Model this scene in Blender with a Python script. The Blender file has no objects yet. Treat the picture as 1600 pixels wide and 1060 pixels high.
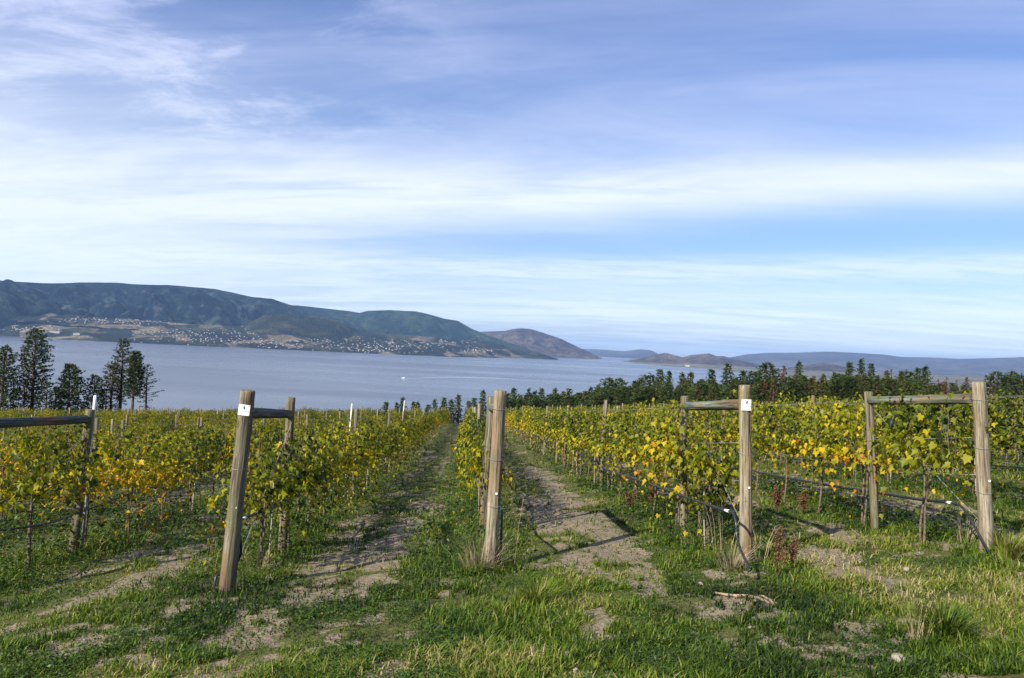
import bpy, bmesh, math, random
import numpy as np
from mathutils import Vector, Matrix, Quaternion
from math import radians as R

sc = bpy.context.scene
# ------------------------------------------------------------------ camera
CZ = 100.0                      # camera height above the lake
F = 1208.0                      # focal length in photo pixels (1600 wide)
YAW, PITCH, ROLL = R(2.84), R(0.62), R(3.0)
fw = np.array([math.sin(YAW)*math.cos(PITCH), math.cos(YAW)*math.cos(PITCH), math.sin(PITCH)])
r0 = np.array([math.cos(YAW), -math.sin(YAW), 0.0]); u0 = np.cross(r0, fw)
rt = math.cos(ROLL)*r0 + math.sin(ROLL)*u0
up = math.cos(ROLL)*u0 - math.sin(ROLL)*r0
cd = bpy.data.cameras.new('camera'); cam = bpy.data.objects.new('camera', cd)
sc.collection.objects.link(cam)
M3 = Matrix((rt, up, -fw)).transposed()
cam.matrix_world = Matrix.Translation((0, 0, CZ)) @ M3.to_4x4()
cd.sensor_width = 36; cd.lens = 36*F/1600; cd.clip_start = 0.1; cd.clip_end = 120000
sc.camera = cam
# ------------------------------------------------------------------ world, sun, exposure
SUN_EL, SUN_AZ = R(32), R(225)       # azimuth clockwise from +Y: the sun stands behind left
sv = sc.view_settings; sv.view_transform = 'Standard'; sv.look = 'None'; sv.gamma = 1
sv.use_curve_mapping = False; sv.exposure = 0.79
sc.cycles.use_denoising = True
sc.cycles.max_bounces = 6; sc.cycles.diffuse_bounces = 3; sc.cycles.glossy_bounces = 2
sc.cycles.transmission_bounces = 3; sc.cycles.volume_bounces = 0; sc.cycles.transparent_max_bounces = 8
sc.cycles.caustics_reflective = False; sc.cycles.caustics_refractive = False
sd = bpy.data.lights.new('sun', 'SUN'); sd.energy = 5.0; sd.angle = R(0.53); sd.color = (1.0, .91, .74)
so = bpy.data.objects.new('sun', sd); sc.collection.objects.link(so)
sundir = Vector((math.sin(SUN_AZ)*math.cos(SUN_EL), math.cos(SUN_AZ)*math.cos(SUN_EL), math.sin(SUN_EL)))
so.rotation_euler = sundir.to_track_quat('Z', 'Y').to_euler()
so.location = (-20, -20, 140)

class NT:
    """small helper for node graphs"""
    def __init__(s, tree): s.t = tree; s.n = tree.nodes; s.l = tree.links
    def set(s, sock, v):
        if isinstance(v, bpy.types.NodeSocket): s.l.new(v, sock)
        elif v is not None: sock.default_value = v
    def m(s, op, a, b=None, c=None, clamp=False):
        n = s.n.new('ShaderNodeMath'); n.operation = op; n.use_clamp = clamp
        for i, v in enumerate((a, b, c)):
            if v is not None: s.set(n.inputs[i], v)
        return n.outputs[0]
    def vm(s, op, a, b=None):
        n = s.n.new('ShaderNodeVectorMath'); n.operation = op
        s.set(n.inputs[0], a)
        if b is not None: s.set(n.inputs[1], b)
        return n.outputs[0]
    def mix(s, f, a, b, mode='MIX'):
        n = s.n.new('ShaderNodeMix'); n.data_type = 'RGBA'; n.blend_type = mode
        s.set(n.inputs[0], f); s.set(n.inputs[6], a if not isinstance(a, tuple) else (*a, 1)[:4]); s.set(n.inputs[7], b if not isinstance(b, tuple) else (*b, 1)[:4])
        return n.outputs[2]
    def noise(s, vec, scale, detail=4, rough=.55, dist=0.0):
        n = s.n.new('ShaderNodeTexNoise'); s.set(n.inputs['Vector'], vec)
        n.inputs['Scale'].default_value = scale; n.inputs['Detail'].default_value = detail
        n.inputs['Roughness'].default_value = rough; n.inputs['Distortion'].default_value = dist
        return n.outputs['Fac']
    def ramp(s, f, stops, interp='LINEAR'):
        n = s.n.new('ShaderNodeValToRGB'); s.set(n.inputs[0], f); cr = n.color_ramp; cr.interpolation = interp
        while len(cr.elements) < len(stops): cr.elements.new(.5)
        for e, (p, c) in zip(cr.elements, stops):
            e.position = p; e.color = (*c, 1)[:4] if len(c) == 3 else c
        return n.outputs[0]
    def rng(s, v, a, b, c=0., d=1., smooth=True):
        n = s.n.new('ShaderNodeMapRange'); n.interpolation_type = 'SMOOTHSTEP' if smooth else 'LINEAR'
        s.set(n.inputs[0], v)
        for i, q in enumerate((a, b, c, d)): s.set(n.inputs[i+1], q)
        return n.outputs[0]
    def comb(s, x, y, z):
        n = s.n.new('ShaderNodeCombineXYZ')
        for i, v in enumerate((x, y, z)): s.set(n.inputs[i], v)
        return n.outputs[0]
    def sep(s, v):
        n = s.n.new('ShaderNodeSeparateXYZ'); s.set(n.inputs[0], v); return n.outputs
    def scale(s, v, sx, sy, sz): return s.vm('MULTIPLY', v, (sx, sy, sz))
    def attr(s, name):
        n = s.n.new('ShaderNodeAttribute'); n.attribute_name = name; return n.outputs['Fac']

w = bpy.data.worlds.new('World'); sc.world = w; w.use_nodes = True
T = NT(w.node_tree); w.node_tree.nodes.clear()
sky = T.n.new('ShaderNodeTexSky'); sky.sky_type = 'NISHITA'; sky.sun_disc = False
sky.sun_elevation = SUN_EL; sky.sun_rotation = SUN_AZ; sky.altitude = 400; sky.air_density = 1.2; sky.dust_density = .6; sky.ozone_density = 2.2
D = T.n.new('ShaderNodeTexCoord').outputs['Generated']
dx, dy, dz = T.sep(D)[:3]
az = T.m('ARCTAN2', dx, dy); azc = T.m('MINIMUM', T.m('MAXIMUM', az, -1.1), 1.1)
el = T.m('ARCSINE', dz)
# cloud layer coordinates: the sky direction cut by a plane overhead
zz = T.m('ADD', T.m('MAXIMUM', dz, 0.0), .10)
cx = T.m('DIVIDE', dx, zz); cy = T.m('DIVIDE', dy, zz)
# streaks drawn out along one wind direction
ca, sa = math.cos(R(14)), math.sin(R(14))
sxx = T.m('ADD', T.m('MULTIPLY', cx, ca), T.m('MULTIPLY', cy, -sa))
syy = T.m('ADD', T.m('MULTIPLY', cx, sa), T.m('MULTIPLY', cy, ca))
streak = T.noise(T.comb(T.m('MULTIPLY', sxx, .35), T.m('MULTIPLY', syy, 1.5), 0.3), 1.25, 8, .58, .9)
fine = T.noise(T.comb(T.m('MULTIPLY', sxx, .9), T.m('MULTIPLY', syy, 2.6), 2.0), 2.6, 9, .66, .5)
patch = T.noise(T.comb(cx, cy, 5.0), .42, 4, .5, .6)
puff = T.noise(T.comb(sxx, T.m('MULTIPLY', syy, 1.5), 7.0), 1.7, 9, .66, .35)
wav = T.m('MULTIPLY', T.m('SUBTRACT', patch, .5), .06)
elw = T.m('ADD', el, wav)
def gauss(v, c, s):
    q = T.m('DIVIDE', T.m('SUBTRACT', v, c), s)
    return T.m('EXPONENT', T.m('MULTIPLY', T.m('MULTIPLY', q, q), -1.0))
c1 = T.m('ADD', T.m('ADD', T.m('MULTIPLY', azc, .09), .196), T.m('MULTIPLY', T.m('MULTIPLY', azc, azc), -.10))
s1 = T.m('MAXIMUM', T.m('ADD', T.m('MULTIPLY', azc, -.05), .056), .030)
band = T.m('MULTIPLY', gauss(elw, c1, s1), T.rng(streak, .22, .60, .45, 1.05))
leftw = T.m('MULTIPLY', T.rng(azc, .15, -.55), T.m('MULTIPLY', T.rng(elw, .33, .15), T.rng(streak, .2, .6, .82, 1.)))
low = T.m('MULTIPLY', T.rng(elw, .145, .03), T.rng(T.m('ADD', T.m('MULTIPLY', streak, .75), T.m('MULTIPLY', fine, .25)), .34, .62, .35, .98))
lowline = T.m('MULTIPLY', gauss(el, T.m('ADD', T.m('MULTIPLY', azc, .03), .100), .016), T.rng(fine, .3, .6, .35, .8))
mott = T.m('MULTIPLY', T.m('MULTIPLY', T.rng(el, .14, .30), T.rng(azc, .12, -.45)), T.rng(puff, .44, .68, 0, .95))
veil = T.m('MULTIPLY', T.rng(el, .16, .30), T.rng(T.m('ADD', T.m('MULTIPLY', patch, .5), T.m('MULTIPLY', streak, .5)), .36, .64, .12, .62))
cl = T.m('MAXIMUM', band, leftw); cl = T.m('MAXIMUM', cl, low)
cl = T.m('SUBTRACT', 1.0, T.m('MULTIPLY', T.m('SUBTRACT', 1.0, cl), T.m('SUBTRACT', 1.0, mott)))
cl = T.m('SUBTRACT', 1.0, T.m('MULTIPLY', T.m('SUBTRACT', 1.0, cl), T.m('SUBTRACT', 1.0, T.m('MULTIPLY', lowline, .8))))
cl = T.m('SUBTRACT', 1.0, T.m('MULTIPLY', T.m('SUBTRACT', 1.0, cl), T.m('SUBTRACT', 1.0, T.m('MULTIPLY', veil, .85))))
cl = T.m('MULTIPLY', cl, T.rng(T.m('ADD', T.m('MULTIPLY', fine, .6), T.m('MULTIPLY', puff, .4)), .36, .60, .88, 1.05)); cl = T.m('MINIMUM', cl, 1.0)
tint = T.mix(1.0, sky.outputs[0], (.77, .905, 1.28), 'MULTIPLY')
cloudcol = T.mix(T.rng(el, .16, .38), T.mix(T.rng(el, .14, .0), (9.0, 9.6, 10.5), (9.6, 10.9, 11.4)), (6.2, 6.75, 9.3))
col = T.mix(T.m('MULTIPLY', cl, .86), tint, cloudcol)
bg = T.n.new('ShaderNodeBackground'); bg.inputs[1].default_value = 0.068
T.l.new(col, bg.inputs[0])
wo = T.n.new('ShaderNodeOutputWorld'); T.l.new(bg.outputs[0], wo.inputs[0])

# ------------------------------------------------------------------ general helpers
rnd = random.Random(7)
rng = np.random.default_rng(7)
col_ = sc.collection
def tag(o, label=None, cat=None, group=None, kind=None):
    if label: o['label'] = label
    if cat: o['category'] = cat
    if group: o['group'] = group
    if kind: o['kind'] = kind
    return o
def link(o, parent=None, loc=None):
    col_.objects.link(o)
    if parent is not None: o.parent = parent
    if loc is not None: o.location = loc
    return o
def empty(name, loc, rz=0):
    o = bpy.data.objects.new(name, None); o.empty_display_size = .2
    o.rotation_euler = (0, 0, rz); return link(o, None, loc)
def meshobj(name, me, mats, parent=None, loc=(0, 0, 0)):
    o = bpy.data.objects.new(name, me)
    for m in (mats if isinstance(mats, (list, tuple)) else [mats]):
        if me.materials.find(m.name) < 0 or len(me.materials) < 1: me.materials.append(m)
    return link(o, parent, loc)
def mesh_np(name, V, faces=None, quads=None, tris=None, attrs=None, smooth=False):
    """mesh from numpy arrays"""
    me = bpy.data.meshes.new(name)
    V = np.asarray(V, dtype=np.float32)
    if faces is not None:
        me.from_pydata(V.tolist(), [], faces)
    else:
        loops, starts, tot = [], [], 0
        if quads is not None and len(quads):
            q = np.asarray(quads, dtype=np.int32); loops.append(q.ravel()); starts.append(np.arange(len(q), dtype=np.int32)*4); tot = q.size
        if tris is not None and len(tris):
            t = np.asarray(tris, dtype=np.int32); loops.append(t.ravel()); starts.append(np.arange(len(t), dtype=np.int32)*3+tot)
        L = np.concatenate(loops); S = np.concatenate(starts)
        me.vertices.add(len(V)); me.vertices.foreach_set('co', V.ravel())
        me.loops.add(len(L)); me.loops.foreach_set('vertex_index', L)
        me.polygons.add(len(S)); me.polygons.foreach_set('loop_start', S)
        me.update(calc_edges=True)
    for k, a in (attrs or {}).items():
        at = me.attributes.new(k, 'FLOAT', 'POINT'); at.data.foreach_set('value', np.asarray(a, dtype=np.float32))
    if smooth: me.polygons.foreach_set('use_smooth', np.ones(len(me.polygons), dtype=bool))
    me.update()
    return me
def hash2(ix, iy, s=0):
    h = (ix.astype(np.int64)*374761393 + iy.astype(np.int64)*668265263 + s*1442695041) & 0xffffffff
    h = ((h ^ (h >> 13))*1274126177) & 0xffffffff
    return ((h ^ (h >> 16)) & 0xffff)/65535.0
def vnoise(x, y, s=0):
    x = np.asarray(x, float); y = np.asarray(y, float)
    ix = np.floor(x); iy = np.floor(y); fx = x-ix; fy = y-iy
    fx = fx*fx*(3-2*fx); fy = fy*fy*(3-2*fy)
    a = hash2(ix, iy, s); b = hash2(ix+1, iy, s); c = hash2(ix, iy+1, s); d = hash2(ix+1, iy+1, s)
    return (a*(1-fx)+b*fx)*(1-fy)+(c*(1-fx)+d*fx)*fy
def fbm(x, y, o=4, s=0):
    v = 0; a = 1; t = 0
    x = np.asarray(x, float); y = np.asarray(y, float)
    for i in range(o):
        v = v + a*vnoise(x*2**i+17.3*i, y*2**i-9.1*i, s+i); t += a; a *= .5
    return v/t
def sstep(a, b, x):
    t = np.clip((np.asarray(x, float)-a)/(b-a), 0, 1); return t*t*(3-2*t)
def ray(px, py):
    d = fw*F + rt*(px-800) - up*(py-530); return d/np.linalg.norm(d)
def proj(X, Y, Z):
    X = np.asarray(X, float); d = [X, np.asarray(Y, float), np.asarray(Z, float)-CZ]
    a = d[0]*fw[0]+d[1]*fw[1]+d[2]*fw[2]
    b = d[0]*rt[0]+d[1]*rt[1]+d[2]*rt[2]
    c = d[0]*up[0]+d[1]*up[1]+d[2]*up[2]
    a = np.where(a > .05, a, np.nan)
    return 800+F*b/a, 530-F*c/a
# ------------------------------------------------------------------ terrain of the hillside
_Y = np.array([-400, 0, 18, 45, 80, 90, 115, 200, 700, 900, 4000.])
_s = np.array([.06, .091, .091, .077, .073, .13, .15, .19, .19, .0, .0])
_yy = np.linspace(-400, 4000, 44001); _ss = np.interp(_yy, _Y, _s); _S = np.concatenate([[0], np.cumsum((_ss[1:]+_ss[:-1])/2*.1)])
_S -= np.interp(0, _yy, _S)
def gbase(X, Y):
    X = np.asarray(X, float); Y = np.asarray(Y, float)
    Xs = 110*np.tanh(X/110)
    wf = sstep(12, 60, Y)
    t = .030*(1-wf) + np.where(X > 0, .016, .0)*wf
    return CZ - 1.62 - np.interp(Y, _yy, _S) + Xs*(.052+t)
def gz(X, Y):
    X = np.asarray(X, float); Y = np.asarray(Y, float)
    z = gbase(X, Y)
    near = np.clip(1-(np.hypot(X, Y)-40)/200, 0, 1)
    z = z + near*((fbm(X*.5, Y*.5, 3, 11)-.5)*.10 + (fbm(X*2.2, Y*2.2, 3, 31)-.5)*.07)
    return np.maximum(z, -8)
def gp(px, py):
    d = ray(px, py); t = 2.0; st = .02
    while t < 400:
        p = d*t
        if p[2]+CZ < float(gz(p[0], p[1])): break
        t += st; st = t*.004
    return np.array([d[0]*t, d[1]*t, float(gz(d[0]*t, d[1]*t))])
def on_plane_y(px, py, Y): d = ray(px, py); t = Y/d[1]; return np.array([d[0]*t, Y, CZ+d[2]*t])
def on_plane_x(px, py, X): d = ray(px, py); t = X/d[0]; return np.array([X, d[1]*t, CZ+d[2]*t])
ROWX = lambda k: .2+2.72*(k-5)
ROWS = list(range(-14, 28))
# bare patches, given as (x, y, half width, half height, tilt) where they lie in the picture
PATCH = [(950, 876, 75, 34, 12), (868, 790, 22, 40, -10), (1292, 872, 80, 20, 14), (1372, 906, 55, 11, 12), (1185, 962, 95, 20, 14),
         (1260, 1012, 110, 20, 8), (1412, 1036, 50, 14, 0), (928, 992, 38, 18, 0), (600, 1042, 60, 18, 0), (530, 972, 60, 11, -8),
         (430, 970, 70, 24, -28), (565, 885, 70, 17, -22), (245, 893, 120, 12, -22), (85, 1022, 95, 11, -16), (1150, 940, 60, 10, 6),
         (1490, 822, 80, 11, 3), (1580, 845, 50, 11, 3), (645, 822, 55, 18, -20), (1050, 1050, 60, 10, 0), (700, 905, 18, 40, 20),
         (1380, 792, 60, 9, 4), (1010, 905, 60, 25, 10), (1135, 905, 70, 14, 6), (1560, 1000, 50, 10, 10), (240, 1000, 60, 9, -20)]
def soilmask(X, Y):
    X = np.asarray(X, float); Y = np.asarray(Y, float)
    n = fbm(X*1.7, Y*1.1, 5, 3); n2 = fbm(X*.6, Y*.35, 3, 8)
    k = np.floor((X-.2)/2.72); c = .2+2.72*(k+.5); g = X-c
    tr = np.exp(-((np.abs(g)-.38)/.22)**2)
    tr = tr*np.where(np.abs(c) < 2.2, .92, .72)*sstep(6.5, 9, Y)*(1-.75*sstep(24, 50, Y))
    px, py = proj(X, Y, gz(X, Y))
    p = np.zeros_like(X)
    for (a, b, rx, ry, an) in PATCH:
        ca, sa = math.cos(R(an)), math.sin(R(an))
        u = (px-a)*ca+(py-b)*sa; v = -(px-a)*sa+(py-b)*ca
        q = np.nan_to_num((u/rx)**2+(v/ry)**2, nan=99)
        p = np.maximum(p, np.exp(-q*.9))
    n3 = fbm(X*7, Y*6, 4, 13)
    v = .54*tr + .85*p + (n-.5)*2.1 + (n2-.5)*.7 + (n3-.5)*2.0 + .04
    return sstep(.30, .80, v)
def thick(X, Y):
    """tall growth along the vine rows"""
    k = np.round((X-.2)/2.72); d = np.abs(X-(.2+2.72*k))
    return np.exp(-(d/np.where(X < 0, .55, .40))**2)*sstep(7.0, 9.0, Y)
# ------------------------------------------------------------------ materials
def newmat(name):
    m = bpy.data.materials.new(name); m.use_nodes = True; m.node_tree.nodes.clear(); t = NT(m.node_tree)
    out = t.n.new('ShaderNodeOutputMaterial'); return m, t, out
def principled(t, out, color, rough=.8, spec=.3, bump=None, bstr=.3, bdist=.02):
    p = t.n.new('ShaderNodeBsdfPrincipled'); t.set(p.inputs['Base Color'], color if not isinstance(color, tuple) else (*color, 1)[:4])
    t.set(p.inputs['Roughness'], rough); p.inputs['Specular IOR Level'].default_value = spec
    if bump is not None:
        b = t.n.new('ShaderNodeBump'); b.inputs['Strength'].default_value = bstr; b.inputs['Distance'].default_value = bdist
        t.l.new(bump, b.inputs['Height']); t.l.new(b.outputs[0], p.inputs['Normal'])
    t.l.new(p.outputs[0], out.inputs['Surface']); return p
def objc(t): return t.n.new('ShaderNodeTexCoord').outputs['Object']
def wpos(t): return t.n.new('ShaderNodeNewGeometry').outputs['Position']
def orand(t): return t.n.new('ShaderNodeObjectInfo').outputs['Random']

def mat_ground():
    m, t, out = newmat('hillside_soil_and_turf'); P = wpos(t); soil = t.attr('soil')
    n1 = t.noise(P, 3.0, 6, .6); n2 = t.noise(P, 22.0, 5, .65); n3 = t.noise(P, 90.0, 3, .6); n4 = t.noise(P, .6, 4, .5)
    sc_ = t.ramp(n2, [(.25, (.11, .088, .060)), (.45, (.225, .185, .130)), (.62, (.32, .268, .192)), (.8, (.42, .36, .27))])
    sc_ = t.mix(t.rng(t.noise(P, 7.0, 5, .7), .45, .62, 0, .45), sc_, (.15, .13, .075))
    sc_ = t.mix(t.rng(n4, .35, .65, 0, .35), sc_, (.22, .17, .12))
    v = t.n.new('ShaderNodeTexVoronoi'); t.set(v.inputs['Vector'], P); v.inputs['Scale'].default_value = 26
    peb = t.m('MULTIPLY', t.rng(v.outputs['Distance'], .16, .10), t.rng(t.noise(P, 4.1, 3), .5, .62))
    sc_ = t.mix(t.m('MULTIPLY', peb, .7), sc_, (.50, .46, .40))
    gc = t.ramp(n2, [(.25, (.030, .034, .012)), (.45, (.075, .085, .024)), (.6, (.13, .120, .052)), (.8, (.22, .18, .10))])
    gc = t.mix(t.rng(n1, .4, .7, 0, .6), gc, (.10, .125, .025))
    f = t.m('ADD', soil, t.m('MULTIPLY', t.m('SUBTRACT', n2, .5), .9)); f = t.rng(f, .32, .62)
    c = t.mix(f, gc, sc_)
    h = t.m('ADD', t.m('MULTIPLY', n2, .7), t.m('ADD', t.m('MULTIPLY', n3, .3), t.m('MULTIPLY', peb, .35)))
    principled(t, out, c, .95, .15, h, .8, .05); return m
def mat_wood(name, a, b, c, green=.25, dark=.0):
    m, t, out = newmat(name); P = objc(t); r = orand(t)
    P = t.vm('ADD', P, t.comb(t.m('MULTIPLY', r, 13.), t.m('MULTIPLY', r, 7.), t.m('MULTIPLY', r, 29.)))
    g = t.noise(t.scale(P, 22, 22, .9), 1.6, 6, .62, .35); g2 = t.noise(t.scale(P, 60, 60, 2.2), 1.6, 4, .6)
    big = t.noise(t.scale(P, 4, 4, 1.1), 1.3, 4, .55)
    cc = t.ramp(g, [(.34, a), (.48, b), (.62, c)])
    cc = t.mix(t.m('MULTIPLY', t.rng(big, .47, .62, 0, .8), t.rng(g, .38, .6)), cc, (.22, .12, .045))
    cc = t.mix(t.rng(t.noise(t.scale(P, 6, 6, 2.5), 1.0, 4), .45, .65, 0, green), cc, (.115, .135, .065))
    crack = t.rng(g2, .44, .34, 0, 1)
    cc = t.mix(t.m('MULTIPLY', crack, .55), cc, (.035, .026, .018))
    # knots
    v = t.n.new('ShaderNodeTexVoronoi'); t.set(v.inputs['Vector'], t.scale(P, 6.5, 6.5, 2.6)); v.inputs['Scale'].default_value = 1
    kd = t.m('ADD', v.outputs['Distance'], t.m('MULTIPLY', g, .12))
    cc = t.mix(t.rng(kd, .24, .13, 0, .8), cc, (.085, .045, .02))
    zp = t.sep(objc(t))[2]; cc = t.mix(t.m('MULTIPLY', t.rng(zp, .75, .1, 0, .6), t.rng(big, .3, .6)), cc, (.10, .062, .035))
    h = t.m('SUBTRACT', t.m('ADD', g, t.m('MULTIPLY', g2, .5)), t.m('MULTIPLY', crack, .6))
    principled(t, out, cc, .85, .2, h, .7, .012); return m
def mat_leaf(name, stops, shift=0.0, trans=.42, patchy=.40, rough=.5):
    m, t, out = newmat(name); P = wpos(t)
    f = t.attr('tone'); r = orand(t)
    n = t.noise(P, .42, 3, .5); n2 = t.noise(P, 2.4, 2, .5)
    f = t.m('ADD', f, t.m('MULTIPLY', t.m('SUBTRACT', n, .5), patchy*2.2))
    f = t.m('ADD', f, t.m('MULTIPLY', t.m('SUBTRACT', n2, .5), patchy))
    f = t.m('ADD', f, t.m('MULTIPLY', t.m('SUBTRACT', r, .5), .26)); f = t.m('ADD', f, shift, clamp=True)
    c = t.ramp(f, stops)
    c = t.mix(t.rng(t.noise(P, 60, 2), .35, .75, 0, .35), c, t.mix(1, c, (.55, .6, .5), 'MULTIPLY'))
    p = t.n.new('ShaderNodeBsdfPrincipled'); t.l.new(c, p.inputs['Base Color']); p.inputs['Roughness'].default_value = rough; p.inputs['Specular IOR Level'].default_value = .3
    tr = t.n.new('ShaderNodeBsdfTranslucent'); t.l.new(t.mix(1, c, (1.0, 1.0, .55), 'MULTIPLY'), tr.inputs[0])
    mx = t.n.new('ShaderNodeMixShader'); mx.inputs[0].default_value = trans
    t.l.new(p.outputs[0], mx.inputs[1]); t.l.new(tr.outputs[0], mx.inputs[2]); t.l.new(mx.outputs[0], out.inputs['Surface'])
    return m
def mat_plain(name, c, rough=.6, spec=.4, var=.15, scale=8.):
    m, t, out = newmat(name); n = t.noise(objc(t), scale, 4)
    cc = t.mix(t.rng(n, .3, .7), tuple(x*(1-var) for x in c), tuple(min(1, x*(1+var)) for x in c))
    principled(t, out, cc, rough, spec); return m
LEAFSTOPS = [(0, (.010, .026, .006)), (.22, (.034, .062, .007)), (.40, (.155, .185, .009)), (.60, (.31, .300, .010)), (.80, (.62, .44, .014)), (.93, (.62, .28, .025)), (1, (.30, .11, .03))]
MG = mat_ground()
M_wood = mat_wood('weathered_post_wood', (.045, .040, .030), (.135, .118, .088), (.25, .225, .175), .6)
M_woodtan = mat_wood('tan_post_wood', (.075, .062, .044), (.22, .188, .140), (.37, .33, .26), .35)
M_rail = mat_wood('green_treated_rail_wood', (.05, .065, .055), (.11, .135, .115), (.22, .24, .20), .5)
M_raild = mat_wood('dark_treated_rail_wood', (.03, .038, .036), (.065, .078, .074), (.12, .13, .125), .2)
M_leaf = mat_leaf('grape_leaf', LEAFSTOPS)
M_bark = mat_plain('grapevine_bark', (.12, .095, .075), .9, .1, .45, 30)
M_stake = mat_plain('pale_bamboo', (.33, .28, .22), .7, .2, .25, 20)
M_hose = mat_plain('black_hose_plastic', (.020, .024, .030), .32, .5, .2)
M_white = mat_plain('white_plastic', (.78, .79, .80), .45, .4, .04)
M_metal = mat_plain('galvanised_steel', (.24, .25, .26), .38, .6, .2, 25)
M_black = mat_plain('black_print', (.015, .015, .02), .6, .2, .05)
M_grey = mat_plain('grey_print', (.33, .34, .38), .6, .2, .05)
M_stone = mat_plain('pale_stone', (.27, .24, .20), .9, .2, .3, 14)
M_stick = mat_plain('dry_stick_bark', (.24, .19, .135), .9, .1, .35, 22)
GR = [(0, (.012, .026, .008)), (.25, (.022, .050, .007)), (.5, (.080, .150, .008)), (.70, (.180, .235, .013)), (.84, (.30, .26, .095)), (1, (.44, .37, .22))]
M_grass = mat_leaf('grass_blade', GR, 0, .35, .22, .6)
M_weed = mat_leaf('broad_weed_leaf', [(0, (.007, .021, .005)), (.4, (.026, .070, .008)), (.75, (.085, .145, .010)), (1, (.16, .15, .04))], 0, .3, .2, .5)
M_dry = mat_leaf('dry_straw', [(0, (.16, .12, .07)), (.5, (.33, .27, .17)), (1, (.5, .43, .31))], 0, .25, .1, .7)
M_red = mat_leaf('russet_weed', [(0, (.045, .026, .016)), (.5, (.13, .068, .036)), (1, (.23, .14, .07))], 0, .25, .2, .8)

# ------------------------------------------------------------------ ground, lake
def axis(lo, hi, flo, fhi, step, grow=1.09):
    a = list(np.arange(flo, fhi, step)); s = step; x = a[-1]
    while x < hi: s *= grow; x += s; a.append(x)
    s = step; x = a[0]
    while x > lo: s *= grow; x -= s; a.insert(0, x)
    return np.array(a)
xs = axis(-2500, 2500, -11, 11, .09, 1.05); ys = axis(-350, 1100, 4.2, 20, .09, 1.04)
GX, GY = np.meshgrid(xs, ys); GZ = gz(GX, GY)
sm = soilmask(GX, GY)
GZ = GZ - .012*sm*(np.abs(GX) < 40)
nx, ny = len(xs), len(ys); idx = np.arange(nx*ny).reshape(ny, nx)
q = np.stack([idx[:-1, :-1], idx[:-1, 1:], idx[1:, 1:], idx[1:, :-1]], -1).reshape(-1, 4)
tag(meshobj('ground', mesh_np('ground', np.stack([GX, GY, GZ], -1).reshape(-1, 3), quads=q, attrs={'soil': sm.ravel()}, smooth=True), MG), kind='structure')

m, t, out = newmat('lake_water'); P = wpos(t)
py_ = t.sep(P)[1]
big = t.noise(t.scale(P, .0005, .0016, 1), 1.0, 4, .55, .3)
strk = t.noise(t.scale(P, .0016, .010, 1), 1.0, 5, .6, .4)
rip = t.noise(t.scale(P, .02, .06, 1), 1.0, 4, .6)
rough = t.m('ADD', t.rng(big, .3, .7, .34, .22), t.rng(strk, .62, .75, 0, -.14))
c = t.mix(t.rng(big, .35, .65), (.070, .082, .112), (.082, .098, .132))
principled(t, out, c, rough, .5, rip, .02, 1.0)
wv = [(-40500, 250), (40500, 250), (40500, 40500), (-40500, 40500)]
bmw = [(x, y, 0) for x, y in wv]
tag(meshobj('lake', mesh_np('lake', bmw, faces=[(0, 1, 2, 3)]), m), kind='structure')

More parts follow.
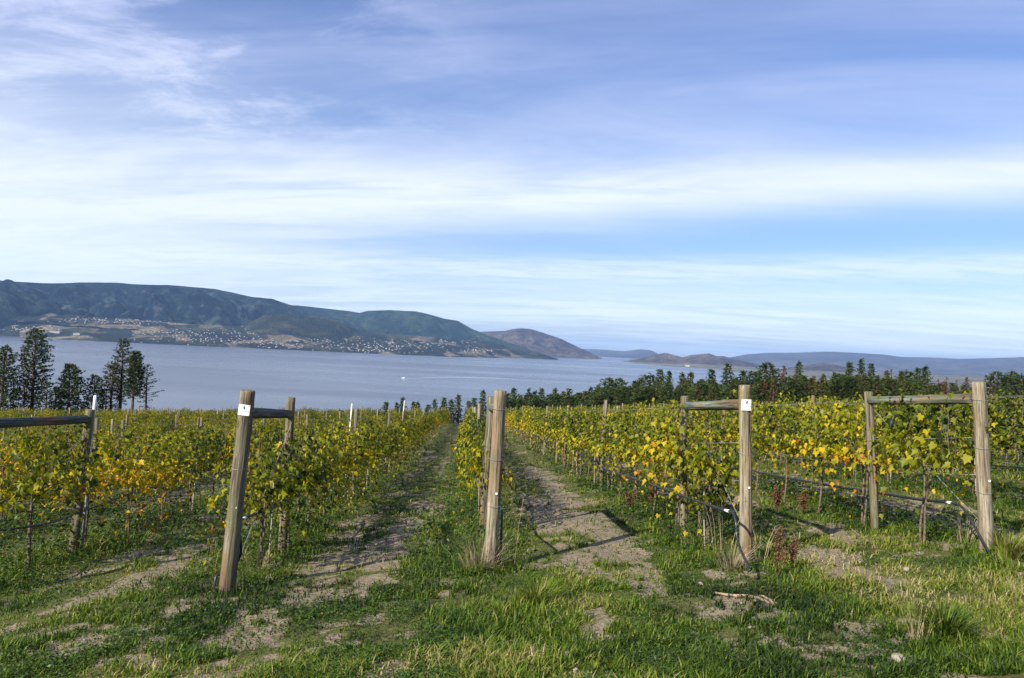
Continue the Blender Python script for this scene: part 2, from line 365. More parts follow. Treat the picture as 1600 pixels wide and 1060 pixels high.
# ------------------------------------------------------------------ far land
def lake_pt(px, py):
    d = ray(px, py); t = -CZ/min(d[2], -1e-4); return d*t, t
def interp_line(line, x): a = np.array(line, float); return np.interp(x, a[:, 0], a[:, 1])
def loft(name, x0, x1, base, basedist, ridge, ridgedist, mat, mids=(), nu=260, nv=70, amp=60., back=2500., seed=1, prof=1.0, rough=.0035, gl=.0009):
    """a hill: a sheet lofted from its foot over its ridge and down the far side, folded by gullies"""
    U = np.linspace(x0, x1, nu); V = []
    lines = [(base, basedist)] + list(mids) + [(ridge, ridgedist)]
    pts = []
    for ln, dist in lines:
        row = []
        for x in U:
            d = ray(x, float(interp_line(ln, x))); h = math.hypot(d[0], d[1])
            if dist is None:
                t = -CZ/min(d[2], -.0035); p = np.array([d[0]*t, d[1]*t, 0.])
            else:
                dd = float(interp_line(dist, x)) if isinstance(dist, list) else dist
                t = dd/h; p = np.array([d[0]*t, d[1]*t, CZ+d[2]*t])
            row.append(p)
        pts.append(np.array(row))
    nseg = len(pts)-1; rows = []; ww = []
    for s in range(nseg):
        n = nv//nseg
        for j in range(n):
            f = j/n; e = f**prof if s == nseg-1 else f
            A, B = pts[s], pts[s+1]; p = A+(B-A)*f; p[:, 2] = A[:, 2]+(B[:, 2]-A[:, 2])*e
            rows.append(p); ww.append(math.sin(math.pi*min(1, f))**.7 if s == nseg-1 else .25*(s+f))
    rows.append(pts[-1].copy()); ww.append(.03)
    rd = pts[-1]; nd = rd[:, :2]/np.linalg.norm(rd[:, :2], axis=1)[:, None]
    for j in range(1, 13):
        f = j/12; p = rd.copy(); p[:, :2] += nd*back*f; p[:, 2] = rd[:, 2]*(1-f*f*(3-2*f))-30*f; rows.append(p); ww.append(.03)
    A = np.array(rows); W = np.array(ww)[:, None]
    ang = np.arctan2(A[..., 0], A[..., 1])*7000; rr = np.hypot(A[..., 0], A[..., 1])
    g = np.abs(fbm(ang*gl*1.2+fbm(A[..., 0]*.0006, A[..., 1]*.0006, 3, seed)*2.5, rr*gl*.45, 4, seed)-.5)*2
    n = fbm(A[..., 0]*rough, A[..., 1]*rough, 5, seed+5)-.5
    g2 = np.abs(fbm(ang*gl*4+g*1.5, rr*gl*1.3, 3, seed+9)-.5)*2
    A[..., 2] += W*(amp*(g-.35)*1.3 + amp*.30*(g2-.35) + amp*.5*n)
    nr = len(rows); idx = np.arange(nr*nu).reshape(nr, nu)
    q = np.stack([idx[:-1, :-1], idx[:-1, 1:], idx[1:, 1:], idx[1:, :-1]], -1).reshape(-1, 4)
    A[0, :, 2] = np.minimum(A[0, :, 2], 0)-2
    o = tag(meshobj(name, mesh_np(name, A.reshape(-1, 3), quads=q, smooth=True), mat), kind='structure')
    return A, o
def mat_hill(name, a, b, c, s1=.0016, s2=.009, lo=.42, hi=.60, rock=None):
    m, t, out = newmat(name); P = wpos(t)
    n1 = t.noise(P, s1, 5, .6, .3); n2 = t.noise(P, s2, 6, .7); n3 = t.noise(P, .05, 3, .7)
    f = t.m('ADD', t.m('MULTIPLY', n1, .6), t.m('MULTIPLY', n2, .4))
    cc = t.ramp(f, [(lo, a), ((lo+hi)/2, b), (hi, c)])
    cc = t.mix(t.rng(n3, .45, .65, 0, .6), cc, t.mix(1, cc, (.45, .5, .5), 'MULTIPLY'))
    if rock: cc = t.mix(t.rng(t.m('ADD', t.m('MULTIPLY', n2, .65), t.m('MULTIPLY', t.noise(P, .0035, 5, .65), .35)), .53, .60, 0, rock[1]), cc, rock[0])
    principled(t, out, cc, .95, .05, t.m('ADD', n3, t.m('MULTIPLY', n2, 3.)), 1.0, 28.); return m
SHORE = [(-500, 502), (0, 525), (120, 532), (200, 536), (400, 545), (560, 552), (700, 558), (850, 561), (870, 562)]
H_forest = mat_hill('forested_mountain', (.002, .007, .013), (.008, .022, .024), (.045, .080, .062), rock=((.11, .11, .10), .5))
H_green = mat_hill('green_forested_ridge', (.008, .024, .018), (.022, .050, .026), (.065, .095, .040), rock=((.10, .095, .07), .25))
H_knoll = mat_hill('dark_wooded_knoll', (.016, .026, .020), (.034, .042, .026), (.09, .085, .055), s1=.004)
H_brown = mat_hill('dry_brown_hill', (.060, .050, .050), (.105, .085, .075), (.17, .14, .115), s1=.002, s2=.009, rock=((.24, .20, .16), .4))
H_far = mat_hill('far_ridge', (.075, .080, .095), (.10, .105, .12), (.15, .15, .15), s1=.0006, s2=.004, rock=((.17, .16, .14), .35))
m, t, out = newmat('bench_land_fields_and_woods'); P = wpos(t)
n1 = t.noise(t.scale(P, 1, .8, 1), .0032, 5, .6, .5); n2 = t.noise(P, .018, 5, .7); n3 = t.noise(P, .06, 4, .7)
v = t.n.new('ShaderNodeTexVoronoi'); t.set(v.inputs['Vector'], t.scale(P, .0075, .0038, 0)); v.inputs['Scale'].default_value = 1
fld = t.ramp(t.sep(v.outputs['Color'])[0], [(0, (.025, .034, .022)), (.35, (.07, .075, .035)), (.6, (.16, .13, .085)), (.8, (.25, .205, .14)), (1, (.08, .10, .04))], 'CONSTANT')
cc = t.mix(t.rng(n1, .44, .54), t.ramp(n2, [(.35, (.008, .012, .014)), (.55, (.020, .026, .022)), (.75, (.07, .062, .045))]), fld)
cc = t.mix(t.rng(n3, .46, .58, 0, .8), cc, (.014, .020, .018))
principled(t, out, cc, .95, .05, n3, .6, 10.); H_bench = m

RA = [(-500, 452), (-200, 436), (0, 438.5), (30, 440.5), (80, 442.5), (120, 441), (180, 441.5), (215, 444), (260, 445), (300, 448.5), (335, 451.5), (360, 456.5), (395, 464), (425, 467), (450, 475), (480, 484), (540, 503), (600, 525), (640, 540)]
RB = [(300, 520), (400, 490), (430, 477), (465, 477), (510, 482), (545, 486), (562, 489), (575, 485.5), (610, 484.5), (650, 486.5), (672, 492), (695, 498), (715, 501), (738, 514), (760, 523), (790, 533), (830, 548), (870, 560)]
RC = [(640, 540), (700, 522), (745, 519), (762, 518), (790, 517), (800, 514.5), (815, 513), (828, 514), (848, 520), (878, 530), (900, 541), (925, 552), (942, 561)]
BT = [(-500, 470), (0, 486), (100, 490), (200, 499), (300, 507), (400, 511), (480, 514), (560, 520), (640, 524), (700, 529), (750, 536), (800, 546), (850, 557), (870, 561)]
loft('far_mountain', -500, 650, [(-500, 495), (0, 498), (650, 550)], 6300, RA, [(-500, 9200), (300, 8600), (650, 8000)], H_forest, nu=420, nv=110, amp=330, seed=3, prof=.9, gl=.0016)
loft('far_ridge_hill', 300, 870, [(300, 530), (870, 563)], 8400, RB, [(300, 10500), (870, 9800)], H_green, nu=260, nv=80, amp=230, seed=9, prof=.85, gl=.0018)
loft('brown_hill', 640, 942, [(640, 556), (870, 560), (942, 562.5)], [(640, 9500), (942, 10500)], RC, [(640, 12500), (942, 10900)], H_brown, nu=180, nv=60, amp=150, seed=14, prof=.8, back=1500, gl=.002)
bench, _ = loft('lakeshore_land', -500, 870, SHORE, None, BT, [(-500, 6700), (560, 6900), (870, 8600)], H_bench, nu=520, nv=80, amp=45, seed=22, back=1500, gl=.002)
loft('dark_knoll', 345, 640, [(345, 525), (640, 545)], 6350, [(345, 524), (390, 504), (412, 494), (425, 490.5), (450, 491), (475, 495), (505, 498), (530, 502), (545, 510), (562, 519), (600, 528), (640, 538)], 7000, H_knoll, nu=160, nv=40, amp=40, seed=31, back=900)
loft('headland_point', 640, 872, [(640, 555), (872, 561.8)], 7600, [(640, 545), (690, 533), (730, 531), (765, 535), (800, 543), (840, 553), (872, 560.8)], 8000, H_knoll, nu=120, nv=30, amp=25, seed=35, back=500)
loft('distant_ridge', 905, 1040, [(905, 560), (1040, 563)], 16000, [(905, 552), (925, 548), (945, 547), (975, 549), (1000, 546), (1015, 547), (1025, 551), (1040, 560)], 20000, H_far, nu=80, nv=20, amp=40, seed=40)
loft('distant_ridge', 880, 1000, [(880, 560), (1000, 562)], 24000, [(880, 545), (925, 545.5), (960, 548), (1000, 556)], 27000, H_far, nu=60, nv=14, amp=40, seed=41)
SH2 = [(972, 565.5), (1000, 569), (1060, 574), (1130, 579), (1200, 590), (1260, 606), (1400, 640), (2100, 780)]
m, t, out = newmat('lakeside_city_plain'); P = wpos(t)
n1 = t.noise(P, .0016, 5, .65, .4); n2 = t.noise(P, .012, 5, .75); n3 = t.noise(P, .05, 3, .7)
cc = t.ramp(t.m('ADD', t.m('MULTIPLY', n1, .5), t.m('MULTIPLY', n2, .5)), [(.38, (.045, .06, .05)), (.48, (.11, .11, .09)), (.56, (.21, .19, .155)), (.66, (.33, .31, .28))])
cc = t.mix(t.rng(n3, .5, .62, 0, .6), cc, (.05, .065, .045)); cc = t.mix(t.rng(n3, .36, .30, 0, .7), cc, (.5, .5, .5))
principled(t, out, cc, .95, .05, n3, .5, 8.); H_plain = m
plain, _ = loft('lakeside_plain', 972, 2100, SH2, None, [(972, 564), (1060, 567), (1150, 572), (1250, 578), (1400, 583), (1600, 590), (2100, 618)], [(972, 9600), (1200, 8800), (2100, 8600)], H_plain, nu=300, nv=60, amp=12, seed=50, back=1500, gl=.002)
loft('brown_hill', 965, 1230, [(965, 566), (1230, 580)], [(965, 9400), (1230, 8200)], [(965, 565), (1000, 561), (1020, 555), (1040, 551.5), (1050, 554), (1066, 558.5), (1080, 555), (1108, 552.5), (1120, 557), (1130, 556.5), (1143, 560), (1165, 565), (1200, 573), (1230, 579)], [(965, 9600), (1230, 9600)], H_brown, nu=200, nv=50, amp=50, seed=55, back=1500)
loft('far_ridge_hill', 1080, 2100, [(1080, 570), (1600, 596), (2100, 622)], 13500, [(1080, 563), (1140, 559), (1165, 554), (1200, 551.5), (1250, 551), (1290, 549.5), (1330, 551), (1380, 554), (1410, 558), (1450, 558.5), (1500, 561), (1560, 559.5), (1600, 558), (1800, 562), (2100, 560)], 17500, H_far, nu=300, nv=60, amp=130, seed=61, prof=.8)
loft('brown_hill', 1225, 1345, [(1225, 577), (1345, 583)], 8300, [(1225, 576), (1250, 572), (1275, 568.5), (1290, 567), (1300, 569), (1325, 575), (1345, 582)], 8700, H_brown, nu=80, nv=24, amp=22, seed=66, back=700)

# ------------------------------------------------------------------ haze
m, t, out = newmat('haze_air')
pv = t.n.new('ShaderNodeVolumePrincipled'); pv.inputs['Color'].default_value = (.32, .54, 1.0, 1); pv.inputs['Density'].default_value = 3.2e-5
pv.inputs['Anisotropy'].default_value = 0.0
t.l.new(pv.outputs[0], out.inputs['Volume'])
zt = 760; hx = 41000; bm = bmesh.new()
vs = [bm.verts.new(p) for p in [(-hx, -1500, -45), (hx, -1500, -45), (hx, hx, -45), (-hx, hx, -45), (-hx, -1500, zt), (hx, -1500, zt), (hx, hx, zt), (-hx, hx, zt)]]
for f in [(3, 2, 1, 0), (4, 5, 6, 7), (0, 1, 5, 4), (1, 2, 6, 5), (2, 3, 7, 6), (3, 0, 4, 7)]: bm.faces.new([vs[i] for i in f])
me = bpy.data.meshes.new('haze'); bm.to_mesh(me); bm.free()
hz = tag(meshobj('haze', me, m), kind='stuff')

# ------------------------------------------------------------------ houses of the town
def house_mesh(name, w_, d_, h_, r_):
    V = [(-w_, -d_, -4), (w_, -d_, -4), (w_, d_, -4), (-w_, d_, -4), (-w_, -d_, h_), (w_, -d_, h_), (w_, d_, h_), (-w_, d_, h_), (-w_, 0, h_+r_), (w_, 0, h_+r_)]
    e = .8
    V += [(-w_-e, -d_-e, h_-.4), (w_+e, -d_-e, h_-.4), (w_+e, 0, h_+r_+.3), (-w_-e, 0, h_+r_+.3), (-w_-e, d_+e, h_-.4), (w_+e, d_+e, h_-.4)]
    Fc = [(0, 1, 5, 4), (2, 3, 7, 6), (1, 2, 6, 9, 5), (3, 0, 4, 8, 7), (10, 11, 12, 13), (13, 12, 15, 14)]
    me = bpy.data.meshes.new(name); me.from_pydata(V, [], Fc); me.update()
    return me
walls = [mat_plain(n, c, .8, .2, .05) for n, c in (('white_wall', (.40, .40, .39)), ('cream_wall', (.26, .22, .18)), ('grey_wall', (.42, .42, .43)))]
roofs = [mat_plain(n, c, .8, .2, .1) for n, c in (('grey_roof', (.30, .30, .32)), ('brown_roof', (.17, .11, .085)), ('pale_roof', (.27, .27, .28)))]
hm = []
for i in range(5):
    me = house_mesh('house', rnd.uniform(6, 9), rnd.uniform(5, 7), rnd.uniform(4, 7), rnd.uniform(2, 3.5))
    me.materials.append(walls[i % 3]); me.materials.append(roofs[i % 3 if i < 3 else (i+1) % 3])
    for k in (4, 5): me.polygons[k].material_index = 1
    hm.append(me)
def surf(A, px, py):
    """nearest point of a lofted sheet that shows at this pixel"""
    P = A[:-12].reshape(-1, 3); X, Y = proj(P[:, 0], P[:, 1], P[:, 2])
    i = int(np.nanargmin((X-px)**2+(Y-py)**2*4)); return P[i]
CL = [(430, 540, 90, 6), (300, 530, 70, 6), (560, 542, 70, 9), (620, 540, 60, 8), (500, 530, 60, 5), (200, 504, 60, 4), (350, 520, 60, 6), (590, 545, 50, 7), (40, 515, 50, 3), (690, 536, 60, 5), (150, 500, 50, 3), (260, 520, 40, 4), (380, 534, 60, 5), (740, 548, 30, 4)]
PB = bench[:-12].reshape(-1, 3); BX, BY = proj(PB[:, 0], PB[:, 1], PB[:, 2])
placed = []
tries = 0
while len(placed) < 820 and tries < 6000:
    tries += 1
    cx_, cy_, sx_, sy_ = CL[tries % len(CL)]
    a, b = rnd.gauss(cx_, sx_*.6), rnd.gauss(cy_, sy_*.6)
    i = int(np.argmin((BX-a)**2+(BY-b)**2*3))
    if abs(BY[i]-b) > 3 or not -60 < BX[i] < 870: continue
    p = PB[i]+np.array([rnd.uniform(-9, 9), rnd.uniform(-9, 9), 0])
    if p[2] < 2: continue
    placed.append((p[0], p[1], p[2], rnd.choice((0, R(90), R(30), R(-25))), rnd.randrange(5)))
first = {}
for n_, (x, y, z, rz, k) in enumerate(placed[:290]):
    o = bpy.data.objects.new('house', hm[k]); o.rotation_euler = (0, 0, rz); o.scale = (rnd.uniform(.45, .8),)*3
    link(o, None, (x, y, z)); tag(o, 'tiny pale house of the hillside town across the lake', 'house', 'houses of the town across the lake')
# the rest of the town as one mass
VV, FF, mi = [], [], []
for (x, y, z, rz, k) in placed[290:]:
    me = hm[k]; c_, s_ = math.cos(rz), math.sin(rz); b0 = len(VV)
    for v in me.vertices: VV.append((x+(v.co.x*c_-v.co.y*s_)*.58, y+(v.co.x*s_+v.co.y*c_)*.58, z+v.co.z*.58))
    for p in me.polygons: FF.append([b0+i for i in p.vertices]); mi.append(k % 3 if p.material_index == 0 else 3+(k % 3 if k < 3 else (k+1) % 3))
me = bpy.data.meshes.new('far_town'); me.from_pydata(VV, [], FF)
for m_ in walls+roofs: me.materials.append(m_)
me.polygons.foreach_set('material_index', mi); me.update()
tag(link(bpy.data.objects.new('far_town', me)), 'rest of the pale houses scattered through the town across the lake', kind='stuff')
def big_building(x, y, z, L, Wd, H, rz, label, wall=0, steps=()):
    e = empty('long_building', (x, y, z), rz)
    tag(e, label, 'building')
    bm = bmesh.new(); bmesh.ops.create_cube(bm, size=1, matrix=Matrix.Translation((0, 0, H/2-3)) @ Matrix.Diagonal((L, Wd, H+6, 1)))
    me = bpy.data.meshes.new('wall'); bm.to_mesh(me); bm.free(); meshobj('wall', me, walls[wall], e)
    bm = bmesh.new(); bmesh.ops.create_cube(bm, size=1, matrix=Matrix.Translation((0, 0, H+.6)) @ Matrix.Diagonal((L+2, Wd+2, 1.2, 1)))
    me = bpy.data.meshes.new('roof'); bm.to_mesh(me); bm.free(); meshobj('roof', me, roofs[2], e)
    for k in range(int(L//14)):
        bm = bmesh.new(); bmesh.ops.create_cube(bm, size=1, matrix=Matrix.Translation((-L/2+7+14*k, -Wd/2-.1, H*.5)) @ Matrix.Diagonal((7, .4, 2.5, 1)))
        me = bpy.data.meshes.new('window'); bm.to_mesh(me); bm.free(); meshobj('window', me, M_black, e)
for (a, b, L, H, lb) in ((86, 520, 62, 12, 'longest white shed on the far shore above the waterline, left one'), (120, 523, 40, 9, 'long white shed on the far shore, right of the longest one')):
    p = surf(bench, a, b); big_building(p[0], p[1], p[2], L, 25, H, R(10), lb)
p = surf(plain, 1072, 573); big_building(p[0], p[1], p[2], 38, 20, 15, R(-15), 'bright white block standing on the shore below the brown hills')

# boat with wake
p, _ = lake_pt(631, 592)
b = empty('motor_boat', (p[0], p[1], 0), R(95)); b.scale = (1.7, 1.7, 1.7)
tag(b, 'small white motor boat alone on the lake', 'boat')
bm = bmesh.new(); rings = []
for x_, hw, zk in ((-3.4, 1.1, .0), (-1.5, 1.25, -.1), (.8, 1.15, -.1), (2.4, .7, .15), (3.6, .05, .7)):
    rings.append([bm.verts.new((hw*s, x_, z_)) for s, z_ in ((-1, 1.1+.1*max(0, x_)), (-.7, .3), (0, zk-.2), (.7, .3), (1, 1.1+.1*max(0, x_)))])
for A_, B_ in zip(rings, rings[1:]):
    for i in range(4): bm.faces.new((A_[i], A_[i+1], B_[i+1], B_[i]))
    bm.faces.new((A_[4], A_[0], B_[0], B_[4]))
bm.faces.new(rings[0])
me = bpy.data.meshes.new('hull'); bm.to_mesh(me); bm.free(); meshobj('hull', me, M_white, b)
bm = bmesh.new(); bmesh.ops.create_cube(bm, size=1, matrix=Matrix.Translation((0, .2, 1.75)) @ Matrix.Diagonal((1.5, 2.6, 1.2, 1)))
for v_ in bm.verts:
    if v_.co.z > 1.8: v_.co.y = .2+(v_.co.y-.2)*.6; v_.co.x *= .85
me = bpy.data.meshes.new('cabin'); bm.to_mesh(me); bm.free(); meshobj('cabin', me, M_white, b)
m_wake = mat_plain('wake_foam', (.42, .46, .55), .6, .3, .1, .05)
def streakmesh(pts, wd, name='boat_wake'):
    V = []; 
    for i, (a, b_) in enumerate(pts):
        q_, _ = lake_pt(a, b_); s = wd*math.sin(math.pi*(i+.4)/(len(pts)+.0)); V += [(q_[0], q_[1]-s, .06), (q_[0], q_[1]+s, .06)]
    Fc = [(2*i, 2*i+2, 2*i+3, 2*i+1) for i in range(len(pts)-1)]
    return tag(meshobj(name, mesh_np(name, V, faces=Fc), m_wake), kind='structure')
streakmesh([(632, 592), (660, 591), (690, 589.6), (730, 589.8), (770, 591), (795, 592)], 12)

# ------------------------------------------------------------------ logs, tubes
def log_mesh(name, L, ra, rb, seed, seg=18, rings=9, rough=.05, crook=.0, ncrack=0):
    r_ = random.Random(seed); V = []; Fc = []
    cracks = [(r_.uniform(0, seg), r_.uniform(-.2, .5), r_.uniform(.55, 1.2), r_.uniform(.3, .9), r_.uniform(.10, .22)) for _ in range(ncrack)]
    prof = [1+r_.uniform(-rough, rough) for _ in range(seg)]; ph = r_.uniform(0, 6)
    zs = [0]+[L*(i/(rings-1)) for i in range(1, rings-1)]+[L-.008, L]
    for j, z in enumerate(zs):
        f = z/L; r = ra+(rb-ra)*f
        if j == len(zs)-1: r -= .008
        gr = [1.0]*seg
        if cracks:
            for (ca_, z0_, z1_, wob, dp) in cracks:
                if z0_ < f < z1_: gr[int(ca_+wob*math.sin(f*9+ca_)) % seg] -= dp*math.sin(math.pi*(f-z0_)/(z1_-z0_))
        ox = crook*math.sin(f*3+ph); oy = crook*math.cos(f*2.3+ph)
        for i in range(seg):
            a = 2*math.pi*i/seg; q_ = r*prof[i]*gr[i]*(1+r_.uniform(-.012, .012))
            V.append((ox+q_*math.cos(a), oy+q_*math.sin(a), z))
    for j in range(len(zs)-1):
        for i in range(seg):
            k = (i+1) % seg; Fc.append((j*seg+i, j*seg+k, (j+1)*seg+k, (j+1)*seg+i))
    Fc.append(tuple(range((len(zs)-1)*seg, len(zs)*seg))); Fc.append(tuple(reversed(range(seg))))
    me = bpy.data.meshes.new(name); me.from_pydata(V, [], Fc)
    for p_ in me.polygons[:-2]: p_.use_smooth = True
    me.update(); return me
def put_log(name, a, b, ra, rb, mat, parent, seed, origin=(0, 0, 0), **kw):
    a = Vector(a); b = Vector(b); L = (b-a).length
    o = meshobj(name, log_mesh(name, L, ra, rb, seed, **kw), mat, parent, a-Vector(origin))
    o.rotation_mode = 'QUATERNION'; o.rotation_quaternion = (b-a).to_track_quat('Z', 'Y'); return o
def tube_data(pts, rad, seg=8, taper=None):
    pts = [Vector(p) for p in pts]; V = []; Fc = []
    prev = None
    for i, p in enumerate(pts):
        d = (pts[min(i+1, len(pts)-1)]-pts[max(i-1, 0)]).normalized()
        if prev is None: prev = d.orthogonal().normalized()
        n = (prev-d*prev.dot(d)).normalized(); prev = n; b_ = d.cross(n)
        r = rad if taper is None else rad*taper[i]
        for k in range(seg):
            a = 2*math.pi*k/seg; V.append(p+(n*math.cos(a)+b_*math.sin(a))*r)
    for i in range(len(pts)-1):
        for k in range(seg):
            k2 = (k+1) % seg; Fc.append((i*seg+k, i*seg+k2, (i+1)*seg+k2, (i+1)*seg+k))
    Fc.append(tuple(reversed(range(seg)))); Fc.append(tuple(range((len(pts)-1)*seg, len(pts)*seg)))
    return V, Fc
def tube(name, pts, rad, mat, parent=None, seg=8, taper=None, origin=(0, 0, 0), smooth=True):
    o_ = Vector(origin); V, Fc = tube_data([Vector(p)-o_ for p in pts], rad, seg, taper)
    me = bpy.data.meshes.new(name); me.from_pydata([tuple(v) for v in V], [], Fc)
    if smooth: me.polygons.foreach_set('use_smooth', [True]*len(Fc))
    me.update(); return meshobj(name, me, mat, parent, o_ if parent is None else (0, 0, 0))
def spline(pts, n=8):
    P = [Vector(p) for p in pts]; P = [P[0]*2-P[1]]+P+[P[-1]*2-P[-2]]; o = []
    for i in range(1, len(P)-2):
        for k in range(n):
            t_ = k/n; a, b_, c_, d_ = P[i-1], P[i], P[i+1], P[i+2]
            o.append(.5*((2*b_)+(c_-a)*t_+(2*a-5*b_+4*c_-d_)*t_*t_+(3*b_-a-3*c_+d_)*t_**3))
    o.append(P[-2]); return o

# ------------------------------------------------------------------ the braced row ends
BR = {4: dict(fb=(353, 928), ft=(388, 610), bb=(440, 868), bt=(455, 621), fr=.073, br=.053, rf=.110, rb=.11, rail=M_raild, fm=M_wood, bm=M_wood, label='braced end posts of a vine row, left front post leaning and carrying the sign 4'),
      5: dict(fb=(766, 890), ft=(781, 610), bb=(754, 838), bt=(768, 620), fr=.067, br=.058, rf=.10, rb=.075, rail=M_rail, fm=M_woodtan, bm=M_wood, label='braced end posts seen end on in the middle, split front post hiding the rail'),
      6: dict(fb=(1165, 880), ft=(1163, 602), bb=(1068, 835), bt=(1070, 619), fr=.060, br=.047, rf=.105, rb=.075, rail=M_rail, fm=M_woodtan, bm=M_wood, label='braced end posts with greenish rail, its tan front post carrying the sign 6'),
      7: dict(fb=(1543, 865), ft=(1528, 597), bb=(1368, 831), bt=(1356, 612), fr=.066, br=.050, rf=.095, rb=.065, rail=M_rail, fm=M_woodtan, bm=M_wood, label='widest braced end frame at the right edge, greenish rail between two posts')}
post_ends = {}
def at(a, b, f): return tuple(a[i]+(b[i]-a[i])*f for i in range(3))
def disc(name, pos, nrm, r, th, mat, parent, origin, seg=14):
    n = Vector(nrm).normalized(); p = Vector(pos)
    return tube(name, [p, p+n*th], r, mat, parent, seg, origin=origin, smooth=False)
def brace(k, f0, f1, b0, b1, d):
    org = Vector(f0)
    e = empty('row_end_brace', org); tag(e, d['label'], 'post brace', 'braced ends of the vine rows')
    ax = Vector(f1)-Vector(f0)
    put_log('front_post', Vector(f0)-ax.normalized()*.25, f1, d['fr']*1.08, d['fr']*.95, d['fm'], e, k*11+1, org, crook=.006, seg=44, rings=30, rough=.018, ncrack=11)
    axb = Vector(b1)-Vector(b0)
    put_log('back_post', Vector(b0)-axb.normalized()*.25, b1, d['br']*1.06, d['br'], d['bm'], e, k*11+2, org, crook=.005, seg=36, rings=24, rough=.02, ncrack=9)
    ra = Vector(at(f1, f0, d['rf'])); rb = Vector(at(b1, b0, d['rb'])); dr = (rb-ra).normalized()
    put_log('rail', ra+dr*d['fr']*.9, rb-dr*d['br']*.65, .056, .052, d['rail'], e, k*11+3, org, crook=.005, seg=36, rings=20, rough=.02, ncrack=9)
    # diagonal brace wire, twisted of two strands
    w0 = Vector(at(b1, b0, .12))+Vector((.05, 0, 0)); w1 = Vector(at(f0, f1, .12))+Vector((.06, .02, 0))
    for sg in (-1, 1):
        pts = [w0.lerp(w1, i/24)+Vector((.004*sg*math.cos(i*1.3), 0, .004*sg*math.sin(i*1.3))) for i in range(25)]
        tube('brace_wire', pts, .0018, M_metal, e, 5, origin=org)
    for h in (.43,):
        q_ = Vector(at(f0, f1, h))+Vector((-.1*0, -d['fr']*1.0, 0)); disc('washer', q_+Vector((.02, .003, 0)), (0, -1, .02), .012, .006, M_white if h < .5 else M_metal, e, org)
    for h in (.36, .62, .9):
        # staples and wire wraps round the front post
        c_ = Vector(at(f0, f1, h)); pts = [c_+Vector((math.cos(a)*d['fr']*1.07, math.sin(a)*d['fr']*1.07, .01*math.sin(a*1.0))) for a in np.linspace(0, 2*math.pi, 17)]
        tube('wire_wrap', pts, .0022, M_metal, e, 5, origin=org)
    post_ends[k] = (Vector(f0), Vector(f1), Vector(b0), Vector(b1)); return e
for k, d in BR.items():
    f0 = gp(*d['fb']); f1 = on_plane_y(*d['ft'], f0[1]-.05); b0 = gp(*d['bb']); b1 = on_plane_y(*d['bt'], b0[1])
    print('row', k, 'front', f0.round(2), 'h', round(f1[2]-f0[2], 2), 'back', b0.round(2), 'h', round(b1[2]-b0[2], 2))
    brace(k, f0, f1, b0, b1, d)
d = dict(fr=.075, br=.056, rf=.10, rb=.07, rail=M_raild, fm=M_wood, bm=M_wood, label='braced end posts at the left edge with dark rail running out of the frame')
b0 = gp(113, 868); b1 = on_plane_y(141, 640, b0[1]); f0 = np.array([b0[0]-.1, b0[1]-2.4, 0]); f0[2] = float(gz(f0[0], f0[1]))
brace(3, f0, f0+np.array([-.12, -.1, 1.9]), b0, b1, d)
print('row 3', f0, b0, b1)
for k in (8, 9):
    x = ROWX(k); f0 = np.array([x, 8.4, float(gz(x, 8.4))]); b0 = np.array([x, 10.8, float(gz(x, 10.8))])
    # outside the frame on the right
    brace(k, f0, f0+np.array([-.08, -.05, 1.88]), b0, b0+np.array([0, 0, 1.85]), dict(BR[7], label='braced end posts beyond the right edge, %s row past the wide frame' % ('first' if k == 8 else 'second')))
